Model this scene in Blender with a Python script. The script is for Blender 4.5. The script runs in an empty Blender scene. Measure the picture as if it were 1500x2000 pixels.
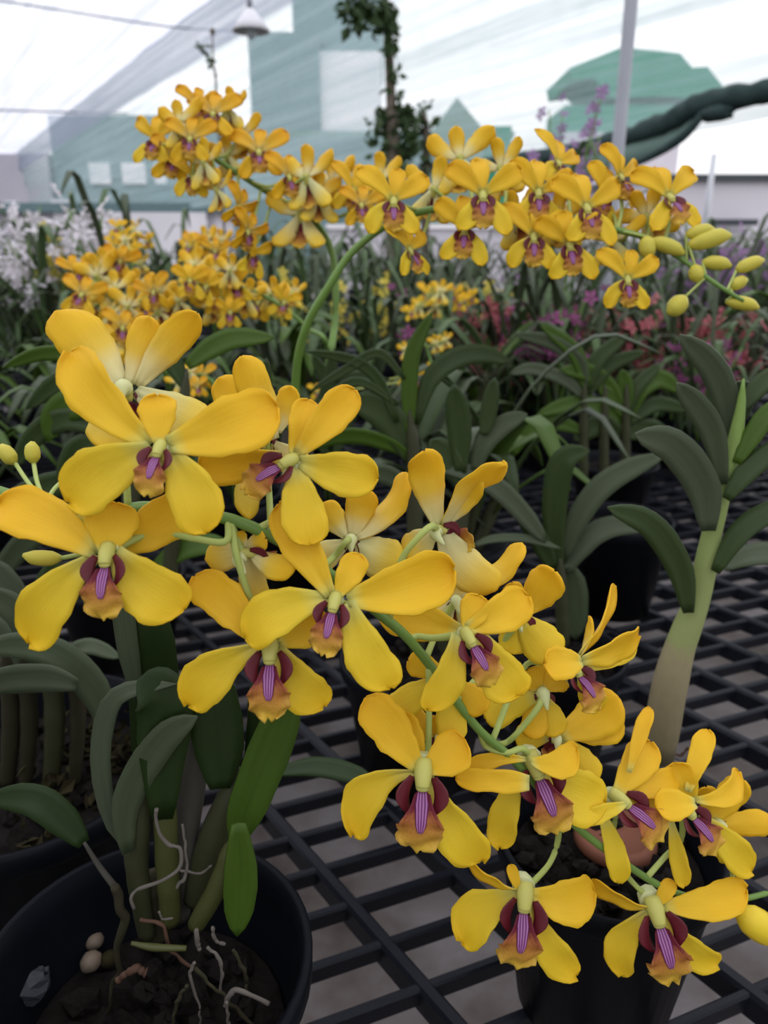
import bpy, math, random
import numpy as np
from mathutils import Matrix, Vector
random.seed(7)
rng = np.random.default_rng(11)
SC = bpy.context.scene
COL = SC.collection

# ------------------------------------------------------------------ camera
PITCH = math.radians(19.0)
CAM = np.array([0.0, 0.0, 1.05])
FPX = 1500.0
FW = np.array([0, math.cos(PITCH), -math.sin(PITCH)])
UP = np.array([0, math.sin(PITCH), math.cos(PITCH)])
RT = np.array([1.0, 0, 0])
cam = bpy.data.cameras.new('camera')
cam.sensor_fit = 'VERTICAL'; cam.sensor_height = 36.0; cam.lens = 36.0 * FPX / 2000.0
cam.clip_start = 0.02; cam.clip_end = 300
cam.dof.use_dof = True; cam.dof.focus_distance = 0.36; cam.dof.aperture_fstop = 10.0
camo = bpy.data.objects.new('camera', cam); COL.objects.link(camo)
camo.location = CAM; camo.rotation_euler = (math.radians(90) - PITCH, 0, 0)
SC.camera = camo

# ------------------------------------------------------------------ overcast sky
SKY = 2.55
w = bpy.data.worlds.new('overcast_sky'); SC.world = w; w.use_nodes = True
bgn = w.node_tree.nodes['Background']
bgn.inputs[0].default_value = (0.97, 0.97, 1.0, 1)
# overcast sky: brightness grows from the horizon to the zenith as (1 + 2 sin h) / 3
_n, _l = w.node_tree.nodes, w.node_tree.links
_tc = _n.new('ShaderNodeTexCoord'); _sp = _n.new('ShaderNodeSeparateXYZ'); _l.new(_tc.outputs['Generated'], _sp.inputs[0])
_mx = _n.new('ShaderNodeMath'); _mx.operation = 'MAXIMUM'; _l.new(_sp.outputs[2], _mx.inputs[0]); _mx.inputs[1].default_value = 0.0
_ma = _n.new('ShaderNodeMath'); _ma.operation = 'MULTIPLY_ADD'; _l.new(_mx.outputs[0], _ma.inputs[0]); _ma.inputs[1].default_value = SKY * 2 / 3; _ma.inputs[2].default_value = SKY / 3
_l.new(_ma.outputs[0], bgn.inputs[1])
SC.view_settings.view_transform = 'Standard'; SC.view_settings.look = 'None'
SC.view_settings.gamma = 1.0; SC.view_settings.use_curve_mapping = False
SC.view_settings.exposure = 0.4

def ray(px, py): return FW + (px - 750) / FPX * RT - (py - 1000) / FPX * UP
def P(px, py, d): return CAM + d * ray(px, py)
def onz(px, py, z):
    r = ray(px, py); return CAM + r * ((z - CAM[2]) / r[2])

# ------------------------------------------------------------------ materials
def newmat(name):
    m = bpy.data.materials.new(name); m.use_nodes = True
    nt = m.node_tree; nt.nodes.clear()
    return m, nt, nt.nodes, nt.links
def ramp(ns, stops):
    r = ns.new('ShaderNodeValToRGB'); e = r.color_ramp.elements
    while len(e) < len(stops): e.new(0.5)
    for k, (p, c) in enumerate(stops):
        e[k].position = p; e[k].color = (*c, 1)
    return r
def mathn(ns, ls, op, a, b=None):
    n = ns.new('ShaderNodeMath'); n.operation = op
    for k, v in enumerate((a, b)):
        if v is None: continue
        if isinstance(v, (int, float)): n.inputs[k].default_value = v
        else: ls.new(v, n.inputs[k])
    return n.outputs[0]
def mixc(ns, ls, fac, a, b, typ='MIX'):
    n = ns.new('ShaderNodeMix'); n.data_type = 'RGBA'; n.blend_type = typ
    for k, v in ((0, fac), (6, a), (7, b)):
        if isinstance(v, (int, float)): n.inputs[k].default_value = v
        elif isinstance(v, tuple): n.inputs[k].default_value = (*v, 1)
        else: ls.new(v, n.inputs[k])
    return n.outputs[2]
def finish(m, ns, ls, colour, rough=0.5, spec=0.4, trans=0.0, bump=None, coat=0.0, tcol=None):
    out = ns.new('ShaderNodeOutputMaterial'); b = ns.new('ShaderNodeBsdfPrincipled')
    if isinstance(colour, tuple): b.inputs['Base Color'].default_value = (*colour, 1)
    else: ls.new(colour, b.inputs['Base Color'])
    if isinstance(rough, (int, float)): b.inputs['Roughness'].default_value = rough
    else: ls.new(rough, b.inputs['Roughness'])
    b.inputs['Specular IOR Level'].default_value = spec
    if bump is not None:
        bn = ns.new('ShaderNodeBump'); bn.inputs['Strength'].default_value = bump[1]; bn.inputs['Distance'].default_value = bump[2]
        ls.new(bump[0], bn.inputs['Height']); ls.new(bn.outputs[0], b.inputs['Normal'])
    last = b.outputs[0]
    if trans > 0:
        t = ns.new('ShaderNodeBsdfTranslucent')
        c = tcol if tcol is not None else colour
        if isinstance(c, tuple): t.inputs[0].default_value = (*c, 1)
        else: ls.new(c, t.inputs[0])
        mx = ns.new('ShaderNodeMixShader'); mx.inputs[0].default_value = trans
        ls.new(b.outputs[0], mx.inputs[1]); ls.new(t.outputs[0], mx.inputs[2]); last = mx.outputs[0]
    ls.new(last, out.inputs[0])
    return m
def noise(ns, ls, scale, detail=3, vec=None, rough=0.5):
    n = ns.new('ShaderNodeTexNoise'); n.inputs['Scale'].default_value = scale; n.inputs['Detail'].default_value = detail
    n.inputs['Roughness'].default_value = rough
    if vec is not None: ls.new(vec, n.inputs['Vector'])
    return n.outputs['Fac']
def objcoord(ns): return ns.new('ShaderNodeTexCoord').outputs['Object']
def uvsep(ns, ls):
    u = ns.new('ShaderNodeTexCoord').outputs['UV']; s = ns.new('ShaderNodeSeparateXYZ'); ls.new(u, s.inputs[0])
    return u, s.outputs[0], s.outputs[1]
def scaled(ns, ls, vec, s):
    m = ns.new('ShaderNodeMapping'); m.inputs['Scale'].default_value = s; ls.new(vec, m.inputs['Vector']); return m.outputs[0]

def mat_plain(name, c1, c2=None, scale=8, rough=0.6, spec=0.3, bump=0.0, trans=0.0, bd=0.002):
    m, nt, ns, ls = newmat(name)
    oc = objcoord(ns); nf = noise(ns, ls, scale, 4, oc)
    c2 = c2 or tuple(x * 0.7 for x in c1)
    col = mixc(ns, ls, nf, c1, c2)
    return finish(m, ns, ls, col, rough, spec, trans, (nf, bump, bd) if bump else None)

def mat_tepal(name, stops, trans=0.30):
    m, nt, ns, ls = newmat(name)
    uv, u, v = uvsep(ns, ls)
    r = ramp(ns, stops); ls.new(v, r.inputs[0])
    vein = noise(ns, ls, 6.0, 3, scaled(ns, ls, uv, (7.0, 0.5, 1)))
    blot = noise(ns, ls, 2.2, 3, uv)
    oi = ns.new('ShaderNodeObjectInfo').outputs['Random']
    k = mathn(ns, ls, 'MULTIPLY_ADD', oi, 0.5); k.node.inputs[2].default_value = 0.0
    c = mixc(ns, ls, k, r.outputs[0], (1.0, 0.90, 0.85), 'MULTIPLY')
    vv = mathn(ns, ls, 'MULTIPLY', vein, 0.4)
    c = mixc(ns, ls, vv, c, (0.85, 0.80, 0.6), 'MULTIPLY')
    bb = mathn(ns, ls, 'MULTIPLY', blot, 0.35)
    c = mixc(ns, ls, bb, c, (0.90, 0.86, 0.7), 'MULTIPLY')
    return finish(m, ns, ls, c, 0.5, 0.25, trans, (vein, 0.25, 0.0008))
GB = (0.66, 0.68, 0.24)
M = {}
M['petal'] = mat_tepal('petal_golden', [(0, GB), (0.05, (0.82, 0.70, 0.14)), (0.13, (0.90, 0.61, 0.035)), (0.7, (0.90, 0.58, 0.020)), (1, (0.90, 0.54, 0.015))])
M['sepal'] = mat_tepal('sepal_lemon', [(0, GB), (0.08, (0.78, 0.70, 0.15)), (0.22, (0.86, 0.66, 0.045)), (0.75, (0.89, 0.65, 0.03)), (1, (0.90, 0.62, 0.02))])
M['tback'] = mat_tepal('tepal_underside', [(0, (0.82, 0.82, 0.48)), (0.2, (0.86, 0.80, 0.38)), (0.38, (0.90, 0.68, 0.09)), (0.62, (0.91, 0.62, 0.03)), (1, (0.90, 0.56, 0.02))])
M['tback2'] = mat_tepal('sepal_underside', [(0, (0.80, 0.82, 0.50)), (0.3, (0.84, 0.80, 0.36)), (0.6, (0.88, 0.70, 0.12)), (0.85, (0.90, 0.66, 0.05)), (1, (0.90, 0.62, 0.03))])
M['opetal'] = mat_tepal('petal_amber', [(0, (0.8, 0.66, 0.25)), (0.25, (0.90, 0.58, 0.06)), (0.6, (0.90, 0.52, 0.02)), (1, (0.90, 0.47, 0.015))])
M['column'] = mat_plain('column_greenish', (0.66, 0.60, 0.14), (0.52, 0.52, 0.13), 60, 0.45, 0.4, trans=0.2)
M['spur'] = mat_plain('spur_cream', (0.80, 0.80, 0.46), (0.68, 0.74, 0.32), 60, 0.5, 0.3, trans=0.25)
def mat_lip():
    m, nt, ns, ls = newmat('lip_rust')
    uv, u, v = uvsep(ns, ls)
    r = ramp(ns, [(0, (0.12, 0.008, 0.02)), (0.22, (0.17, 0.014, 0.03)), (0.33, (0.33, 0.09, 0.03)), (0.52, (0.46, 0.18, 0.03)), (0.75, (0.60, 0.32, 0.04)), (1, (0.76, 0.50, 0.05))])
    n1 = noise(ns, ls, 14, 4, uv, 0.7)
    vj = mathn(ns, ls, 'ADD', v, mathn(ns, ls, 'MULTIPLY', mathn(ns, ls, 'SUBTRACT', n1, 0.5), 0.45)); ls.new(vj, r.inputs[0])
    e = mathn(ns, ls, 'ABSOLUTE', mathn(ns, ls, 'SUBTRACT', u, 0.5)); er = ramp(ns, [(0.36, (0, 0, 0)), (0.5, (1, 1, 1))]); ls.new(e, er.inputs[0])
    ve = ramp(ns, [(0.4, (0, 0, 0)), (0.7, (0.55, 0.55, 0.55))]); ls.new(v, ve.inputs[0])
    c = mixc(ns, ls, mathn(ns, ls, 'MULTIPLY', er.outputs[0], ve.outputs[0]), r.outputs[0], (0.74, 0.46, 0.08))
    return finish(m, ns, ls, c, 0.5, 0.3, 0.2, (n1, 0.3, 0.001))
M['lip'] = mat_lip()
M['lobe'] = mat_plain('lip_lobe_maroon', (0.15, 0.009, 0.018), (0.08, 0.004, 0.009), 90, 0.45, 0.4, trans=0.15)
def mat_keel():
    m, nt, ns, ls = newmat('lip_keel_violet')
    uv, u, v = uvsep(ns, ls)
    s = mathn(ns, ls, 'ABSOLUTE', mathn(ns, ls, 'SINE', mathn(ns, ls, 'MULTIPLY', u, math.pi * 4)))
    r = ramp(ns, [(0.0, (0.10, 0.008, 0.09)), (0.7, (0.11, 0.011, 0.095)), (0.97, (0.34, 0.12, 0.29))]); ls.new(s, r.inputs[0])
    return finish(m, ns, ls, r.outputs[0], 0.4, 0.4)
M['keel'] = mat_keel()
M['stem'] = mat_plain('stem_green', (0.16, 0.27, 0.05), (0.10, 0.19, 0.03), 60, 0.4, 0.4)
M['pedicel'] = mat_plain('pedicel_pale_green', (0.50, 0.56, 0.17), (0.38, 0.47, 0.10), 80, 0.45, 0.35, trans=0.15)
def mat_leaf(name, a, b, under=None, rough=0.45, spec=0.24):
    m, nt, ns, ls = newmat(name)
    uv, u, v = uvsep(ns, ls)
    fib = noise(ns, ls, 5, 3, scaled(ns, ls, uv, (9, 0.5, 1)))
    blot = noise(ns, ls, 2.5, 3, uv)
    c = mixc(ns, ls, blot, a, b)
    c = mixc(ns, ls, mathn(ns, ls, 'MULTIPLY', fib, 0.5), c, (0.6, 0.65, 0.6), 'MULTIPLY')
    oi = ns.new('ShaderNodeObjectInfo').outputs['Random']
    c = mixc(ns, ls, mathn(ns, ls, 'MULTIPLY', oi, 0.6), c, (0.75, 0.85, 0.62), 'MULTIPLY')
    mid = mathn(ns, ls, 'ABSOLUTE', mathn(ns, ls, 'SUBTRACT', u, 0.5)); mr = ramp(ns, [(0.0, (1, 1, 1)), (0.06, (0, 0, 0))]); ls.new(mid, mr.inputs[0])
    c = mixc(ns, ls, mathn(ns, ls, 'MULTIPLY', mr.outputs[0], 0.25), c, (0.5, 0.6, 0.4), 'MULTIPLY')
    return finish(m, ns, ls, c, rough, spec, 0.12, (fib, 0.08, 0.0008), tcol=(0.14, 0.26, 0.04))
M['leaf'] = mat_leaf('leaf_dark_green', (0.058, 0.084, 0.028), (0.037, 0.060, 0.019))
M['leafb'] = mat_leaf('leaf_fresh_green', (0.080, 0.140, 0.016), (0.052, 0.10, 0.011))
M['leafg'] = mat_leaf('leaf_grey_green', (0.098, 0.116, 0.070), (0.068, 0.086, 0.050))
M['leafdk'] = mat_leaf('leaf_deep_green', (0.030, 0.050, 0.013), (0.019, 0.037, 0.010))
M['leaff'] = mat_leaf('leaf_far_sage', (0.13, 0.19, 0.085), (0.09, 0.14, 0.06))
M['cane'] = mat_plain('cane_olive', (0.055, 0.056, 0.024), (0.03, 0.032, 0.014), 30, 0.55, 0.3, 0.3)
M['caneg'] = mat_plain('cane_papery_grey', (0.10, 0.09, 0.075), (0.05, 0.045, 0.035), 35, 0.7, 0.2, 0.4)
M['caney'] = mat_plain('cane_yellow_green', (0.085, 0.09, 0.025), (0.05, 0.055, 0.016), 30, 0.5, 0.3, 0.3)
def mat_tallcane():
    m, nt, ns, ls = newmat('cane_green_to_brown')
    uv, u, v = uvsep(ns, ls)
    n1 = noise(ns, ls, 9, 4, scaled(ns, ls, uv, (2, 5, 1)))
    vv = mathn(ns, ls, 'ADD', v, mathn(ns, ls, 'MULTIPLY', mathn(ns, ls, 'SUBTRACT', n1, 0.5), 0.1))
    r = ramp(ns, [(0.0, (0.16, 0.13, 0.07)), (0.24, (0.30, 0.25, 0.14)), (0.28, (0.27, 0.30, 0.11)), (0.6, (0.24, 0.31, 0.09)), (1, (0.16, 0.27, 0.05))]); ls.new(vv, r.inputs[0])
    return finish(m, ns, ls, r.outputs[0], 0.5, 0.35, 0.0, (n1, 0.3, 0.001))
M['tallcane'] = mat_tallcane()
M['rootw'] = mat_plain('root_silver', (0.16, 0.14, 0.12), (0.09, 0.075, 0.06), 80, 0.7, 0.2)
M['rootb'] = mat_plain('root_rusty', (0.10, 0.05, 0.03), (0.055, 0.03, 0.02), 80, 0.7, 0.2)
M['rootg'] = mat_plain('root_mossy', (0.042, 0.038, 0.017), (0.022, 0.018, 0.01), 80, 0.8, 0.2)
M['pot'] = mat_plain('pot_black_plastic', (0.003, 0.0035, 0.005), (0.006, 0.007, 0.010), 30, 0.42, 0.07)
M['grate'] = mat_plain('bench_black_plastic', (0.005, 0.006, 0.009), (0.010, 0.011, 0.016), 40, 0.36, 0.15, 0.2)
M['soil'] = mat_plain('potting_charcoal', (0.014, 0.011, 0.009), (0.005, 0.0045, 0.004), 60, 0.9, 0.1, 0.8, bd=0.01)
M['stone'] = mat_plain('stone_grey', (0.05, 0.054, 0.062), (0.02, 0.021, 0.024), 40, 0.6, 0.4, 0.5)
M['pebble'] = mat_plain('pebble_cream', (0.20, 0.16, 0.12), (0.13, 0.09, 0.06), 60, 0.6, 0.3)
M['moss'] = mat_plain('moss_brown_green', (0.035, 0.03, 0.012), (0.014, 0.01, 0.005), 60, 0.9, 0.1, 0.8)
M['clay'] = mat_plain('terracotta', (0.20, 0.075, 0.042), (0.13, 0.05, 0.03), 30, 0.7, 0.2)
M['bud'] = mat_plain('bud_yellow_green', (0.66, 0.54, 0.05), (0.55, 0.50, 0.08), 60, 0.45, 0.35, trans=0.15)
M['ybud'] = mat_plain('bud_yellow', (0.86, 0.66, 0.03), (0.78, 0.55, 0.03), 60, 0.45, 0.35, trans=0.2)
def mat_ground():
    m, nt, ns, ls = newmat('wet_concrete')
    oc = objcoord(ns)
    n1 = noise(ns, ls, 3.0, 5, oc, 0.6); n2 = noise(ns, ls, 30, 4, oc, 0.7)
    r = ramp(ns, [(0.35, (0.05, 0.037, 0.03)), (0.46, (0.14, 0.115, 0.105)), (0.6, (0.23, 0.21, 0.21)), (0.75, (0.16, 0.13, 0.12))]); ls.new(n1, r.inputs[0])
    c = mixc(ns, ls, mathn(ns, ls, 'MULTIPLY', n2, 0.5), r.outputs[0], (0.5, 0.45, 0.42), 'MULTIPLY')
    rr = ramp(ns, [(0.4, (0.35,) * 3), (0.6, (0.8,) * 3)]); ls.new(n1, rr.inputs[0])
    return finish(m, ns, ls, c, rr.outputs[0], 0.4, 0, (n2, 0.4, 0.004))
M['ground'] = mat_ground()
def mat_net(name, col, alpha, sper, strength):
    # shade cloth: part open mesh, part woven thread; woven bands run along U
    m, nt, ns, ls = newmat(name)
    uv, u, v = uvsep(ns, ls)
    wv = noise(ns, ls, 1.0, 4, scaled(ns, ls, uv, (0.12, sper, 1)), 0.65)
    cr = noise(ns, ls, 3.0, 3, scaled(ns, ls, uv, (2.0, 2.0, 1)))
    a = ramp(ns, [(0.3, (alpha - strength,) * 3), (0.5, (alpha,) * 3), (0.66, (alpha + strength,) * 3)]); ls.new(wv, a.inputs[0])
    aa = mathn(ns, ls, 'ADD', a.outputs[0], mathn(ns, ls, 'MULTIPLY', mathn(ns, ls, 'SUBTRACT', cr, 0.5), 0.16))
    out = ns.new('ShaderNodeOutputMaterial'); tr = ns.new('ShaderNodeBsdfTransparent')
    d = ns.new('ShaderNodeBsdfDiffuse'); d.inputs[0].default_value = (*col, 1)
    t = ns.new('ShaderNodeBsdfTranslucent'); t.inputs[0].default_value = (*col, 1)
    m1 = ns.new('ShaderNodeMixShader'); m1.inputs[0].default_value = 0.6; ls.new(d.outputs[0], m1.inputs[1]); ls.new(t.outputs[0], m1.inputs[2])
    m2 = ns.new('ShaderNodeMixShader'); ls.new(aa, m2.inputs[0]); ls.new(tr.outputs[0], m2.inputs[1]); ls.new(m1.outputs[0], m2.inputs[2])
    ls.new(m2.outputs[0], out.inputs[0]); return m
M['roofnet'] = mat_net('white_shade_net', (0.50, 0.52, 0.61), 0.64, 5.0, 0.34)
M['wallnet'] = mat_net('pale_green_shade_net', (0.42, 0.54, 0.56), 0.46, 5.5, 0.28)
M['hemnet'] = mat_net('grey_double_net', (0.42, 0.44, 0.55), 0.66, 5.0, 0.2)
M['blocknet'] = mat_net('light_block_net', (0.05, 0.11, 0.08), 0.75, 5.0, 0.12)
M['darknet'] = mat_plain('rolled_net_dark_green', (0.018, 0.035, 0.033), (0.05, 0.08, 0.075), 14, 0.8, 0.2, 0.6, bd=0.02)
M['steel'] = mat_plain('galvanised_steel', (0.45, 0.46, 0.50), (0.36, 0.37, 0.41), 12, 0.45, 0.5)
M['wire'] = mat_plain('grey_wire', (0.25, 0.26, 0.30), None, 10, 0.6, 0.3)
M['b_teal'] = mat_plain('wall_teal_grey', (0.16, 0.24, 0.25), (0.13, 0.20, 0.21), 1.5, 0.8, 0.2)
M['b_white'] = mat_plain('wall_cream', (0.80, 0.77, 0.80), (0.72, 0.70, 0.73), 2, 0.8, 0.2)
M['b_grey'] = mat_plain('wall_mauve_grey', (0.56, 0.53, 0.58), (0.48, 0.46, 0.51), 2, 0.8, 0.2)
M['b_green'] = mat_plain('roof_sea_green', (0.04, 0.24, 0.15), (0.03, 0.19, 0.12), 2, 0.7, 0.2)
M['b_gg'] = mat_plain('roof_grey_green', (0.17, 0.25, 0.21), (0.14, 0.21, 0.18), 2, 0.7, 0.2)
M['b_dark'] = mat_plain('dark_recess', (0.05, 0.06, 0.07), None, 2, 0.6, 0.3)
M['b_glass'] = mat_plain('window_pale', (0.55, 0.60, 0.64), (0.45, 0.5, 0.55), 2, 0.2, 0.5)
M['pink'] = mat_plain('bloom_coral_pink', (0.62, 0.20, 0.20), (0.45, 0.12, 0.16), 9, 0.6, 0.2, trans=0.2)
M['magenta'] = mat_plain('bloom_magenta', (0.42, 0.12, 0.28), (0.32, 0.10, 0.24), 9, 0.6, 0.2, trans=0.2)
M['lilac'] = mat_plain('bloom_lilac', (0.48, 0.30, 0.50), (0.36, 0.18, 0.42), 9, 0.6, 0.2, trans=0.2)
M['white'] = mat_plain('bloom_white', (0.90, 0.86, 0.88), (0.78, 0.70, 0.76), 9, 0.6, 0.2, trans=0.2)
M['yellow'] = mat_plain('bloom_pale_yellow', (0.78, 0.62, 0.10), (0.62, 0.54, 0.10), 9, 0.6, 0.2, trans=0.2)
M['lampw'] = mat_plain('lamp_white_enamel', (0.82, 0.80, 0.82), (0.74, 0.72, 0.75), 5, 0.4, 0.4)
M['vine'] = mat_plain('vine_dark_leaf', (0.055, 0.095, 0.03), (0.035, 0.065, 0.02), 9, 0.6, 0.3, trans=0.15)
M['bark'] = mat_plain('bark_grey_brown', (0.15, 0.12, 0.09), (0.09, 0.07, 0.055), 20, 0.8, 0.2, 0.5)

# ------------------------------------------------------------------ mesh helpers
class MB:
    def __init__(s): s.v = []; s.f = []; s.uv = []; s.mi = []
    def add(s, verts, faces, uvs=None, mi=0):
        o = len(s.v); s.v += [tuple(map(float, q)) for q in verts]
        s.uv += [tuple(q) for q in uvs] if uvs is not None else [(0.5, 0.5)] * len(verts)
        for k, f in enumerate(faces):
            s.f.append([i + o for i in f]); s.mi.append(mi if isinstance(mi, int) else mi[k])
    def mesh(s, name, mats, smooth=True):
        me = bpy.data.meshes.new(name); me.from_pydata(s.v, [], s.f)
        for m in mats: me.materials.append(m)
        me.polygons.foreach_set('material_index', s.mi)
        if smooth: me.polygons.foreach_set('use_smooth', [True] * len(s.f))
        l = me.uv_layers.new(name='UVMap')
        idx = np.zeros(len(me.loops), dtype=np.int32); me.loops.foreach_get('vertex_index', idx)
        l.data.foreach_set('uv', np.array(s.uv, dtype=np.float32)[idx].ravel())
        me.update(); return me
def link(name, me, parent=None, loc=None):
    o = bpy.data.objects.new(name, me); COL.objects.link(o)
    if parent is not None: o.parent = parent
    if loc is not None: o.location = loc
    return o
def tag(o, label, cat=None, group=None, kind=None):
    if label: o['label'] = label
    if cat: o['category'] = cat
    if group: o['group'] = group
    if kind: o['kind'] = kind
    return o
def thing(name, label, cat, loc, group=None):
    o = bpy.data.objects.new(name, None); COL.objects.link(o); o.location = tuple(map(float, loc)); o.empty_display_size = 0.02
    return tag(o, label, cat, group)
def rel(pts, root):
    if root is None: return np.asarray(pts, float)
    return np.asarray(pts, float) - np.array(root.location)
def nrm(a): a = np.asarray(a, float); return a / (np.linalg.norm(a) + 1e-12)
def spline(pts, n):
    p = np.asarray(pts, float)
    if len(p) == 2: return np.array([p[0] + (p[1] - p[0]) * t for t in np.linspace(0, 1, n)])
    q = np.vstack([2 * p[0] - p[1], p, 2 * p[-1] - p[-2]]); m = len(p) - 1; out = []
    for t in np.linspace(0, m, n):
        i = min(int(t), m - 1); f = t - i; a, b, c, d = q[i:i + 4]
        out.append(0.5 * ((2 * b) + (c - a) * f + (2 * a - 5 * b + 4 * c - d) * f * f + (3 * b - a - 3 * c + d) * f ** 3))
    return np.array(out)
def tube(mb, pts, rad, sides=8, n=None, mi=0, caps=True):
    n = n or max(3, len(pts) * 4); c = spline(pts, n)
    r = np.interp(np.linspace(0, 1, n), np.linspace(0, 1, len(np.atleast_1d(rad))), np.atleast_1d(rad))
    tan = np.gradient(c, axis=0); ref = np.array([0.13, 0.21, 0.97]); verts = []; uvs = []
    if abs(np.dot(nrm(tan[0]), ref)) > 0.9: ref = np.array([0.97, 0.2, 0.1])
    for i in range(n):
        t = nrm(tan[i]); a = nrm(np.cross(t, ref)); b = np.cross(t, a); ref = -nrm(np.cross(t, a)) if False else ref
        for k in range(sides):
            th = 2 * math.pi * k / sides
            verts.append(c[i] + r[i] * (math.cos(th) * a + math.sin(th) * b)); uvs.append((k / sides, i / (n - 1)))
    faces = [[i * sides + k, i * sides + (k + 1) % sides, (i + 1) * sides + (k + 1) % sides, (i + 1) * sides + k] for i in range(n - 1) for k in range(sides)]
    if caps: faces += [list(range(sides))[::-1], [(n - 1) * sides + k for k in range(sides)]]
    mb.add(verts, faces, uvs, mi)
def sheet(mb, G, th, mf=0, mbk=0):
    # G: (nv,nu,3) grid -> closed thin solid; front side material mf, back mbk
    nv, nu = G.shape[:2]
    gu = np.gradient(G, axis=1); gv = np.gradient(G, axis=0); N = np.cross(gu, gv); N /= (np.linalg.norm(N, axis=2, keepdims=True) + 1e-12)
    A = (G + N * th / 2).reshape(-1, 3); B = (G - N * th / 2).reshape(-1, 3)
    uu, vv = np.meshgrid(np.linspace(0, 1, nu), np.linspace(0, 1, nv)); uv = np.stack([uu, vv], 2).reshape(-1, 2)
    f = []; mi = []; o = nv * nu
    for i in range(nv - 1):
        for j in range(nu - 1):
            a, b, c, d = i * nu + j, i * nu + j + 1, (i + 1) * nu + j + 1, (i + 1) * nu + j
            f.append([a, b, c, d]); mi.append(mf); f.append([d + o, c + o, b + o, a + o]); mi.append(mbk)
    ed = [i * nu for i in range(nv)][::-1] + list(range(nu))[1:] + [i * nu + nu - 1 for i in range(1, nv)] + [(nv - 1) * nu + j for j in range(nu - 2, 0, -1)]
    for k in range(len(ed)):
        a, b = ed[k], ed[(k + 1) % len(ed)]
        f.append([b, a, a + o, b + o]); mi.append(mf)
    mb.add(np.vstack([A, B]), f, np.vstack([uv, uv]), mi)
def box(mb, c, s, rot=None, mi=0):
    c = np.asarray(c, float); v = np.array([[x, y, z] for x in (-.5, .5) for y in (-.5, .5) for z in (-.5, .5)]) * np.asarray(s, float)
    if rot is not None: v = v @ np.asarray(rot).T
    mb.add(v + c, [[0, 1, 3, 2], [4, 6, 7, 5], [0, 4, 5, 1], [2, 3, 7, 6], [0, 2, 6, 4], [1, 5, 7, 3]], None, mi)
def ellipsoid(mb, c, r, axis=None, seg=10, rings=7, jitter=0, mi=0, rg=None):
    c = np.asarray(c, float); v = []; uv = []
    if axis is None: B = np.eye(3)
    else:
        z = nrm(axis); x = nrm(np.cross(z, [0.3, 0.5, 0.81])); B = np.stack([x, np.cross(z, x), z], 1)
    for i in range(rings + 1):
        ph = math.pi * i / rings
        for k in range(seg):
            th = 2 * math.pi * k / seg; q = np.array([math.sin(ph) * math.cos(th) * r[0], math.sin(ph) * math.sin(th) * r[1], -math.cos(ph) * r[2]])
            if jitter: q = q * (1 + (rg or rng).uniform(-jitter, jitter))
            v.append(c + B @ q); uv.append((k / seg, i / rings))
    f = [[i * seg + k, i * seg + (k + 1) % seg, (i + 1) * seg + (k + 1) % seg, (i + 1) * seg + k] for i in range(rings) for k in range(seg)]
    mb.add(v, f, uv, mi)
def lathe(mb, prof, c, seg=40, mi=0):
    v = []; uv = []; n = len(prof)
    for i, (r, z) in enumerate(prof):
        for k in range(seg):
            th = 2 * math.pi * k / seg; v.append((c[0] + r * math.cos(th), c[1] + r * math.sin(th), c[2] + z)); uv.append((k / seg, i / (n - 1)))
    f = [[i * seg + k, i * seg + (k + 1) % seg, (i + 1) * seg + (k + 1) % seg, (i + 1) * seg + k] for i in range(n - 1) for k in range(seg)]
    mb.add(v, f, uv, mi)

# ------------------------------------------------------------------ tepals, lips, leaves
PROF_V = np.array([0, .07, .18, .32, .46, .6, .72, .82, .9, .955, .985, 1.0])
PROF_W = np.array([.30, .38, .54, .74, .90, .985, 1.0, .95, .82, .60, .36, .08])
def tepal_grid(B, T, w, nface, wdir, bow=0.1, lb=0.0, cup=0.1, rag=0.03, nv=17, nu=9, seed=0, neck=1.0):
    rg = np.random.default_rng(seed)
    L = np.linalg.norm(T - B); ax = nrm(T - B); wdir = nrm(wdir - np.dot(wdir, ax) * ax); n = nrm(np.cross(wdir, ax))
    if np.dot(n, nface) < 0: n = -n
    tv = 1 - (1 - np.linspace(0, 1, nv)) ** 1.25; tu = np.linspace(-1, 1, nu)
    G = np.zeros((nv, nu, 3)); ph = rg.uniform(0, 6.28, 6); asym = rg.uniform(-0.07, 0.07)
    for i, t in enumerate(tv):
        hw = np.interp(t, PROF_V, PROF_W); hw = hw * (neck + (1 - neck) * min(1, t / 0.5)) * w / 2
        b4 = 4 * t * (1 - t)
        c = B + (T - B) * t + n * bow * L * b4 + wdir * lb * L * b4
        for j, u in enumerate(tu):
            e = 1 + rag * abs(u) ** 3 * (math.sin(17 * t + ph[0] + 2 * u) + 0.7 * math.sin(31 * t + ph[1])) * (t > .3)
            x = u * hw * e + asym * w * t * (1 - abs(u))
            z = cup * w * (u * u - 0.3) * min(1, 2.5 * t) + 0.03 * L * u * math.sin(7 * t + ph[2]) * t + 0.012 * L * math.sin(11 * t + ph[4]) * t + 0.012 * L * (abs(u) > .6) * math.sin(14 * t + ph[3])
            z -= 0.045 * w * math.exp(-(u * 4) ** 2) * (1 - t)
            G[i, j] = c + wdir * x + n * z
    # order so that the sheet's front faces nface
    g = np.cross(G[nv // 2, -1] - G[nv // 2, 0], G[nv // 2 + 1, nu // 2] - G[nv // 2, nu // 2])
    if np.dot(g, nface) < 0: G = G[:, ::-1]
    return G
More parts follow.
